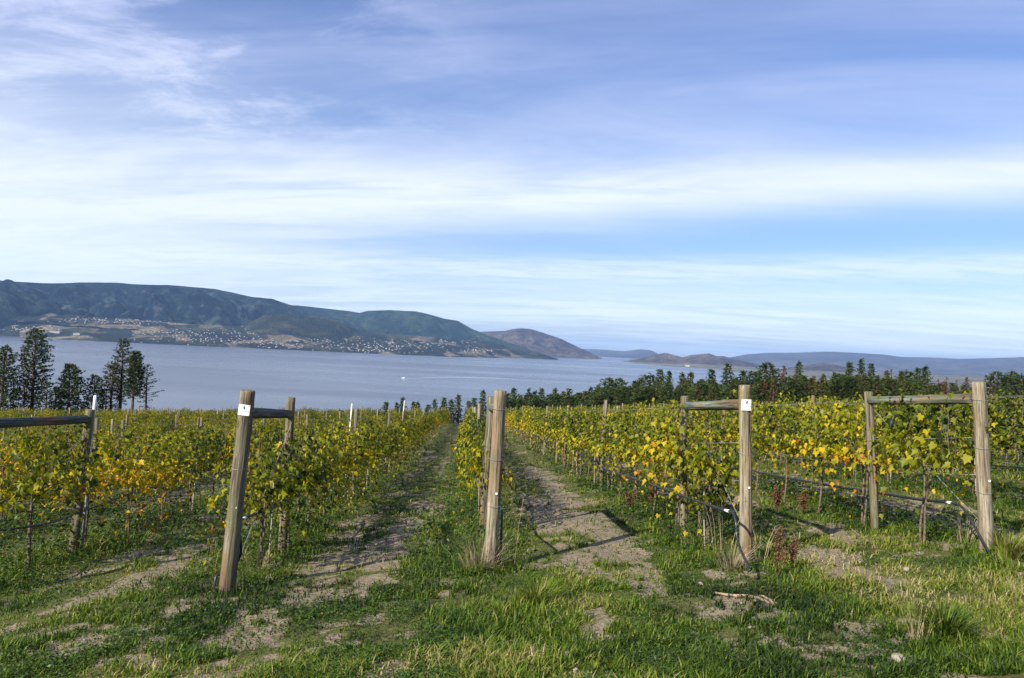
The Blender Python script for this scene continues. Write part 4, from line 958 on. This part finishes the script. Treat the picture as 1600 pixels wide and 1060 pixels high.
for i, it in enumerate(belt):
    px, py = it[:2]; kd = it[2] if len(it) > 2 else rnd.choice('fffoofB'); Y = 240-100*sstep(600, 1350, px)+rnd.uniform(-8, 8)
    if px > 1450 and kd in 'fo': kd = 'B'
    key = {'f': 'fir', 'o': 'olive', 'b': 'brown', 's': 'sparse', 'r': 'brown', 'B': 'bushy'}[kd]
    lab = {'f': 'dark green pointed fir in the tree belt below the vineyard', 'o': 'olive green fir in the tree belt below the vineyard', 'B': 'dark rounded conifer in the tree belt below the vineyard', 's': 'nearly bare reddish tree in the tree belt at right', 'b': 'brownish thinning conifer in the tree belt below the vineyard', 'r': 'rusty brown dying conifer between green firs, the reddest of the belt'}[kd]
    place_tree(px, py, float(Y), key, lab, None if kd == 'r' else lab.split(' in ')[0]+'s', wid=rnd.uniform(1.05, 1.45))
# lower trees that close the belt
for i in range(280):
    px = rnd.uniform(770, 1520) if i < 240 else rnd.uniform(1380, 1680); top = np.interp(px, [585, 700, 800, 900, 1000, 1100, 1200, 1350, 1450, 1520, 1700], [637, 633, 622, 616, 605, 597, 592, 590, 598, 606, 600])+rnd.uniform(-5, 9)
    Y = 235-100*float(sstep(600, 1350, px))+rnd.uniform(-14, 4); kd = rnd.choice(('fir', 'fir', 'fir', 'olive', 'bushy', 'olive', 'brown' if px > 1180 else 'fir', 'brown' if px > 1380 else 'bushy'))
    lab = {'fir': 'low dark fir filling the foot of the tree belt', 'bushy': 'low rounded conifer filling the foot of the tree belt', 'olive': 'low olive conifer filling the foot of the tree belt', 'brown': 'low browned conifer filling the foot of the tree belt'}[kd]
    place_tree(px, float(top), Y, kd, lab, lab.split(' filling')[0]+'s', wid=rnd.uniform(1.25, 1.8))
# pines at the left, each its own
def pine(px, pyt, Y, label, seed, Rb, style, cz, cl, dens, bare=0, mat=M_needle, name='pine_tree'):
    d_ = ray(px, pyt); t_ = Y/d_[1]; x = d_[0]*t_; zt_ = CZ+d_[2]*t_; zb = float(gz(x, Y))-.3
    (V, Tt, To), (BV, BF) = conifer(seed, zt_-zb, Rb*1.05, cz, style, cl=cl*1.0, dens=dens*1.15, bare=bare)
    e = empty(name, (x, Y, zb)); tag(e, label, 'tree')
    meshobj('crown', mesh_np('crown', V, tris=Tt, attrs={'tone': To}), mat, e); meshobj('trunk', mesh_np('trunk', BV, faces=BF), M_tbark, e)
pine(8, 541, 104, 'dark dense pine standing at the left edge of the picture', 401, 1.75, 'round', .12, .30, 2.6)
pine(-35, 548, 104, 'dark pine just past the left edge', 402, 1.9, 'round', .1, .32, 2.2)
pine(57, 513, 108, 'tallest of the left pines, open crown with gaps round a visible trunk', 403, 2.1, 'pine', .22, .30, 2.2)
pine(40, 592, 106, 'low dull green bush pine at the foot of the tallest left pine, on its left', 404, 1.6, 'round', .08, .28, 1.5, .1, M_needley)
pine(74, 598, 106, 'low dull green bush pine at the foot of the tallest left pine, on its right', 405, 1.5, 'round', .08, .28, 1.5, .1)
pine(24, 583, 107, 'thin grey nearly bare tree between the two leftmost pines', 406, 1.0, 'pine', .3, .22, .7, .5)
pine(111, 570, 108, 'broad dense dark pine left of the white steel stake', 407, 2.05, 'round', .10, .32, 3.0)
pine(88, 605, 107, 'small dark pine at the left foot of the broad dense pine', 408, 1.1, 'round', .08, .28, 2.0)
pine(149, 587, 110, 'short spreading pine just behind the white steel stake', 409, 1.9, 'round', .14, .30, 2.0)
pine(177, 566, 112, 'pale grey green pine left of the bare topped pine', 410, 1.7, 'pine', .22, .28, 1.7, .1, M_needley)
pine(194, 530, 113, 'tall pine with a thin see through top among the left pines', 411, 1.6, 'pine', .3, .27, 1.5, .2)
pine(212, 550, 110, 'dark narrow pine on a long bare trunk', 412, 1.25, 'round', .42, .30, 3.0)
pine(232, 570, 111, 'rightmost of the left pines, almost bare with a thin trunk', 413, 1.5, 'pine', .28, .2, .9, .55)

# ------------------------------------------------------------------ grass and weeds
def frustum_pts(n, y0, y1, pw):
    u = rng.random(n); Y = (y0**(1-pw)+u*(y1**(1-pw)-y0**(1-pw)))**(1/(1-pw))
    X_ = Y*(rng.random(n)*1.56-.74); return X_, Y
def grass(name, n, y0, y1, pw, hmul, label, seed, mat, tonebase):
    X_, Y = frustum_pts(n, y0, y1, pw)
    nc = n//14; own = rng.integers(0, nc, n); loose = rng.random(n) < .28; own = np.where(loose, np.arange(n), own)
    sp_ = np.where(loose, 0, .016+.022*rng.random(n))*(.7+.3*Y[own]/6); an_ = rng.random(n)*6.283
    CXo, CYo = X_[own], Y[own]; X_ = CXo+sp_*np.cos(an_); Y = CYo+sp_*np.sin(an_)
    tuft = hash2(own, own*7+3, seed); tuft2 = hash2(own, own*3+1, seed+5)
    sm_ = soilmask(X_, Y); th = thick(X_, Y); cl_ = fbm(X_*2.2, Y*2.2, 4, seed+40); c3 = fbm(X_*.8, Y*.8, 3, seed+60)
    dn = (1-sm_)**1.3*(.40+1.1*sstep(.36, .58, cl_))+.9*th*(1-.4*sm_)+np.where(tuft2 > .86, .45, .02)*(tuft2*0+1)
    keep = rng.random(n) < np.clip(dn, 0, 1)
    X_, Y, th, cl_, c3, tuft, tuft2 = X_[keep], Y[keep], th[keep], cl_[keep], c3[keep], tuft[keep], tuft2[keep]; n = len(X_)
    Z = gz(X_, Y)-.01
    px, py = proj(X_, Y, Z)
    spot = np.zeros(n)
    for (a, b_, rx, ry, s_) in ((800, 960, 120, 60, .7), (1300, 930, 110, 35, .6), (1570, 860, 50, 40, .9), (230, 850, 120, 20, .5), (1470, 1000, 70, 30, .6), (760, 880, 50, 40, 1.0)):
        spot = np.maximum(spot, s_*np.exp(-((px-a)/rx)**2-((py-b_)/ry)**2))
    dist = np.maximum(Y, 5.)
    h = (.024+.050*rng.random(n)**1.6)*(.55+.9*sstep(.3, .65, cl_)+1.1*spot+1.35*th)*hmul*(.85+.3*(c3-.5))*(.45+1.15*tuft**1.5)
    w_ = (.0028+.0028*rng.random(n))*(.6+.4*dist/6)
    a = rng.random(n)*6.283; bend = h*(.25+.9*rng.random(n)); d1 = np.stack([np.cos(a), np.sin(a), np.zeros(n)], 1); b1 = a+1.57+rng.normal(0, .3, n); sdv = np.stack([np.cos(b1), np.sin(b1), np.zeros(n)], 1)
    P = np.stack([X_, Y, Z], 1); up_ = np.array([0, 0, 1.])[None]
    P1 = P+up_*(h*.6)[:, None]+d1*(bend*.3)[:, None]; P2 = P+up_*(h*(1-.25*rng.random(n)))[:, None]+d1*bend[:, None]
    V = np.stack([P-sdv*w_[:, None], P+sdv*w_[:, None], P1+sdv*(w_*.8)[:, None], P1-sdv*(w_*.8)[:, None], P2], 1).reshape(-1, 3)
    b_ = np.arange(n)*5; Q = np.stack([b_, b_+1, b_+2, b_+3], 1); T_ = np.stack([b_+3, b_+2, b_+4], 1)
    tone = np.clip(tonebase+(c3-.5)*1.0+rng.normal(0, .10, n)+.14*spot+(tuft2-.5)*.30+np.where(rng.random(n) < .07, .30, 0)-.10*th+.03*np.clip(X_/6, -1, 1), 0, 1)
    o = meshobj(name, mesh_np(name, V, quads=Q, tris=T_, attrs={'tone': np.repeat(tone, 5)}), mat); tag(o, label, kind='stuff'); return n
print('blades', grass('grass', 500000, 4.3, 26, 1.75, 1.0, 'green grass growing in patches over the vineyard ground', 1, M_grass, .44))
grass('far_grass', 90000, 24, 80, 1.6, 1.7, 'grass between the far vine rows', 2, M_grass, .45)
# low broad-leaved weeds
def weeds(n, y0, y1, label, name, mat, sz, hgt, tone0, sd, thr, rowonly=False):
    X_, Y = frustum_pts(n, y0, y1, 1.8); sm_ = soilmask(X_, Y); cl_ = fbm(X_*1.4, Y*1.4, 3, sd); th = thick(X_, Y)
    dn = sstep(thr, thr+.1, cl_)*(1-sm_*.8)+.5*th
    if rowonly: dn = th*sstep(thr-.05, thr+.08, cl_)
    k_ = rng.random(n) < np.clip(dn, 0, 1); X_, Y, th, cl_ = X_[k_], Y[k_], th[k_], cl_[k_]; n = len(X_)
    H = hgt*rng.random(n)**.8*(1+2.2*th)*np.where(X_ < 0, 1.9, .5); Z = gz(X_, Y)+H; S = sz*(.6+.8*rng.random(n))*(1+np.maximum(0, Y-7)*.05)
    N = rng.normal(0, .55, (n, 3))+np.array([0, 0, 1.]); N /= np.linalg.norm(N, axis=1)[:, None]; U = rng.normal(0, 1, (n, 3)); U -= N*(U*N).sum(1)[:, None]; U /= np.linalg.norm(U, axis=1)[:, None]; W = np.cross(N, U)
    P = np.stack([X_, Y, Z], 1); s3 = S[:, None]
    V = np.stack([P-U*s3, P+W*s3*.55-U*s3*.1, P+U*s3, P-W*s3*.55-U*s3*.1], 1).reshape(-1, 3); b_ = np.arange(n)*4; Q = np.stack([b_, b_+1, b_+2, b_+3], 1)
    tone = np.clip(tone0+rng.normal(0, .16, n), 0, 1)
    tag(meshobj(name, mesh_np(name, V, quads=Q, attrs={'tone': np.repeat(tone, 4)}), mat), label, kind='stuff')
weeds(230000, 4.3, 22, 'low dark green broad leaved weeds in patches on the ground', 'ground_weeds', M_weed, .012, .035, .50, 71, .46)
weeds(110000, 8.5, 40, 'taller leafy weeds growing along the foot of the vine rows', 'row_weeds', M_weed, .022, .17, .5, 77, .35, True)
weeds(40000, 8, 34, 'russet dry weeds under the vines', 'russet_weeds', M_red, .014, .20, .5, 83, .54, True)

def fan(name, base, n, hmin, hmax, spread, wd, mat, label, cat, tone=.5, seed=0, group=None):
    """a tuft of stalks rising from one foot"""
    r_ = np.random.default_rng(seed); V, Q, T_, To = [], [], [], []
    for i in range(n):
        a = r_.uniform(0, 6.28); h = r_.uniform(hmin, hmax); sp = spread*r_.uniform(.2, 1.0); o = np.array([math.cos(a), math.sin(a), 0])*r_.uniform(0, spread*.35)
        d_ = np.array([math.cos(a), math.sin(a), 0])*sp; s_ = np.array([-math.sin(a+.7), math.cos(a+.7), 0])*wd
        p0, p1, p2, p3 = o-np.array([0, 0, .03]), o+d_*.25+np.array([0, 0, h*.5]), o+d_*.62+np.array([0, 0, h*.88]), o+d_*1.1+np.array([0, 0, h*r_.uniform(.8, 1.05)])
        b_ = len(V); V += [p0-s_, p0+s_, p1+s_, p1-s_, p2+s_*.7, p2-s_*.7, p3]; Q += [(b_, b_+1, b_+2, b_+3), (b_+3, b_+2, b_+4, b_+5)]; T_.append((b_+5, b_+4, b_+6)); To += [np.clip(tone+r_.normal(0, .15), 0, 1)]*7
    return tag(meshobj(name, mesh_np(name, V, quads=Q, tris=T_, attrs={'tone': To}), mat, None, base), label, cat, group)
def gpv(px, py): p = gp(px, py); return Vector(p)
fan('grass_tussock', gpv(1475, 1000), 420, .10, .26, .26, .0035, M_grass, 'big round green grass tussock in the right foreground', 'grass tuft', .62, 1)
fan('grass_tussock', gpv(1575, 875), 260, .14, .30, .24, .0035, M_grass, 'yellow green grass tuft right of the rightmost end post', 'grass tuft', .72, 2)
fan('grass_tussock', gpv(835, 945), 260, .10, .24, .30, .0035, M_grass, 'green grass tuft in front of the middle post', 'grass tuft', .6, 3)
fan('dry_stalks', gpv(748, 893), 190, .10, .46, .46, .0017, M_dry, 'dry straw stalks at the left foot of the middle post', 'dry grass', .6, 4)
fan('dry_stalks', gpv(785, 885), 22, .4, .9, .42, .0017, M_dry, 'long pale straw stalks leaning right of the middle post', 'dry grass', .65, 5)
fan('dry_stalks', gpv(1145, 888), 120, .06, .26, .34, .0020, M_dry, 'grey dead grass tuft left of the foot of the sign 6 post', 'dry grass', .55, 6)
fan('dry_stalks', gpv(1130, 870), 9, .35, .75, .36, .0017, M_dry, 'tall pale stalks left of the sign 6 post', 'dry grass', .7, 7)
fan('dry_stalks', gpv(1185, 880), 8, .35, .75, .36, .0017, M_dry, 'few tall pale stalks right of the sign 6 post', 'dry grass', .75, 8)
fan('dry_stalks', gpv(1085, 855), 40, .1, .4, .42, .0018, M_dry, 'thin dry stalks in front of the back post of the sign 6 brace', 'dry grass', .5, 9)
fan('dry_stalks', gpv(400, 895), 45, .1, .4, .35, .0018, M_dry, 'thin dry stalks between the two posts of the sign 4 brace', 'dry grass', .45, 10)
fan('dry_stalks', gpv(1510, 850), 50, .1, .35, .25, .0018, M_dry, 'dry stalks left of the foot of the rightmost end post', 'dry grass', .5, 11)
fan('dry_stalks', gpv(1430, 1005), 30, .12, .3, .2, .0018, M_dry, 'pale bent stalks left of the big grass tussock', 'dry grass', .8, 12)
fan('dry_stalks', gpv(345, 925), 60, .08, .22, .16, .0018, M_dry, 'short dead grass at the left foot of the sign 4 post', 'dry grass', .5, 13)
def dock(px, py, h, n, label, seed):
    r_ = random.Random(seed); b_ = gpv(px, py); e = empty('dock_weed', b_); tag(e, label, 'weed', 'russet dock weeds'); VV, FF, To = [], [], []
    for s in range(n):
        a = r_.uniform(0, 6.28); hh = h*r_.uniform(.6, 1); lean = r_.uniform(.02, .14); pts = [Vector((math.cos(a)*lean*f, math.sin(a)*lean*f, hh*f-.02)) for f in (0, .5, 1)]
        tube('stem', pts, .0035, M_red_plain, e, 5, (1, .8, .4), origin=(0, 0, 0)).location = (0, 0, 0)
        P, U, N, S, T0 = [], [], [], [], []
        for q_ in range(130):
            f = r_.uniform(.35, 1); c_ = Vector((math.cos(a)*lean*f, math.sin(a)*lean*f, hh*f)); P.append([c_.x+r_.gauss(0, .018), c_.y+r_.gauss(0, .018), c_.z]); U.append([r_.gauss(0, 1), r_.gauss(0, 1), -.5]); N.append([r_.gauss(0, 1), r_.gauss(0, 1), .5]); S.append(r_.uniform(.010, .022)); T0.append(r_.random())
        V, T_, A = leaves(P, U, N, S, np.array(T0)); o = meshobj('seed_head', mesh_np('seed_head', V, tris=T_, attrs={'tone': A}), M_red, e)
M_red_plain = mat_plain('russet_stem', (.13, .055, .03), .8, .2, .2)
dock(1212, 905, .5, 3, 'tall russet dock weed beside the bare mound right of sign 6', 1)
dock(1237, 893, .34, 2, 'smaller russet weed at the left end of the bare mound', 2)
dock(1017, 800, .62, 4, 'russet dock weed in front of the vines of the row with sign 6', 3)
dock(985, 800, .45, 4, 'shorter russet weed left of the dock weed before the sign 6 row', 4)
dock(1215, 800, .40, 7, 'wide russet weed clump right behind the sign 6 post', 5)
dock(1255, 805, .34, 7, 'russet weed clump between sign 6 post and the wide right frame', 6)
# loose sticks and stones
def stick(a, b_, r, label):
    A_, B_ = gpv(*a), gpv(*b_); n = 7; pts = [A_.lerp(B_, i/(n-1)) for i in range(n)]
    pts = [Vector((p.x, p.y+.01*math.sin(i*2), float(gz(p.x, p.y))+r*.8+.006*math.sin(i*1.7))) for i, p in enumerate(pts)]
    tag(tube('fallen_stick', pts, r, M_stick, None, 8, [.5, .8, 1, 1, .95, 1.1, .7], origin=tuple(pts[0])), label, 'stick')
stick((1102, 929), (1202, 945), .012, 'thick dry stick lying on the bare ground right of centre')
stick((1158, 922), (1212, 948), .009, 'thin dry stick crossing the end of the thicker one')
stick((1325, 825), (1362, 852), .008, 'pale thin stick leaning on the grass left of the wide frame back post')
def stone(px, py, s, label, sd_, g=None):
    bm = bmesh.new(); bmesh.ops.create_icosphere(bm, subdivisions=2, radius=1); r_ = random.Random(sd_)
    off = [Vector((r_.gauss(0, 1), r_.gauss(0, 1), r_.gauss(0, 1))).normalized() for _ in range(7)]
    for v in bm.verts:
        k_ = 1
        for o_ in off: k_ -= .12*max(0, v.co.dot(o_)-.35)
        v.co = Vector((v.co.x*1.3, v.co.y, v.co.z*.62))*k_
    me = bpy.data.meshes.new('stone'); bm.to_mesh(me); bm.free(); p = gpv(px, py); o = meshobj('stone', me, M_stone, None, p+Vector((0, 0, s*.25))); o.scale = (s, s, s); o.rotation_euler = (0, 0, r_.uniform(0, 6)); tag(o, label, 'stone', g)
stone(585, 1033, .032, 'pale round stone low in the left centre foreground', 1)
stone(1420, 893, .045, 'flat pale stone between the bare mound and the wide right frame', 2)
stone(1404, 1033, .045, 'flat pale rock at the lower right edge of the bare ground', 3)
stone(1190, 1012, .03, 'small pale stone on the bare strip in the right foreground', 4)
stone(1095, 914, .028, 'small stone on the ground left of the sign 6 post', 5)
stone(886, 1026, .035, 'pale stone in the grass right of centre foreground', 6)
for i in range(70):
    px, py = rnd.uniform(20, 1580), rnd.uniform(800, 1055); p = gp(px, py)
    if float(soilmask(np.array([p[0]]), np.array([p[1]]))[0]) < .5: continue
    stone(px, py, rnd.uniform(.007, .018), 'little stone lying on a patch of bare soil', 20+i, 'little stones on the bare soil')
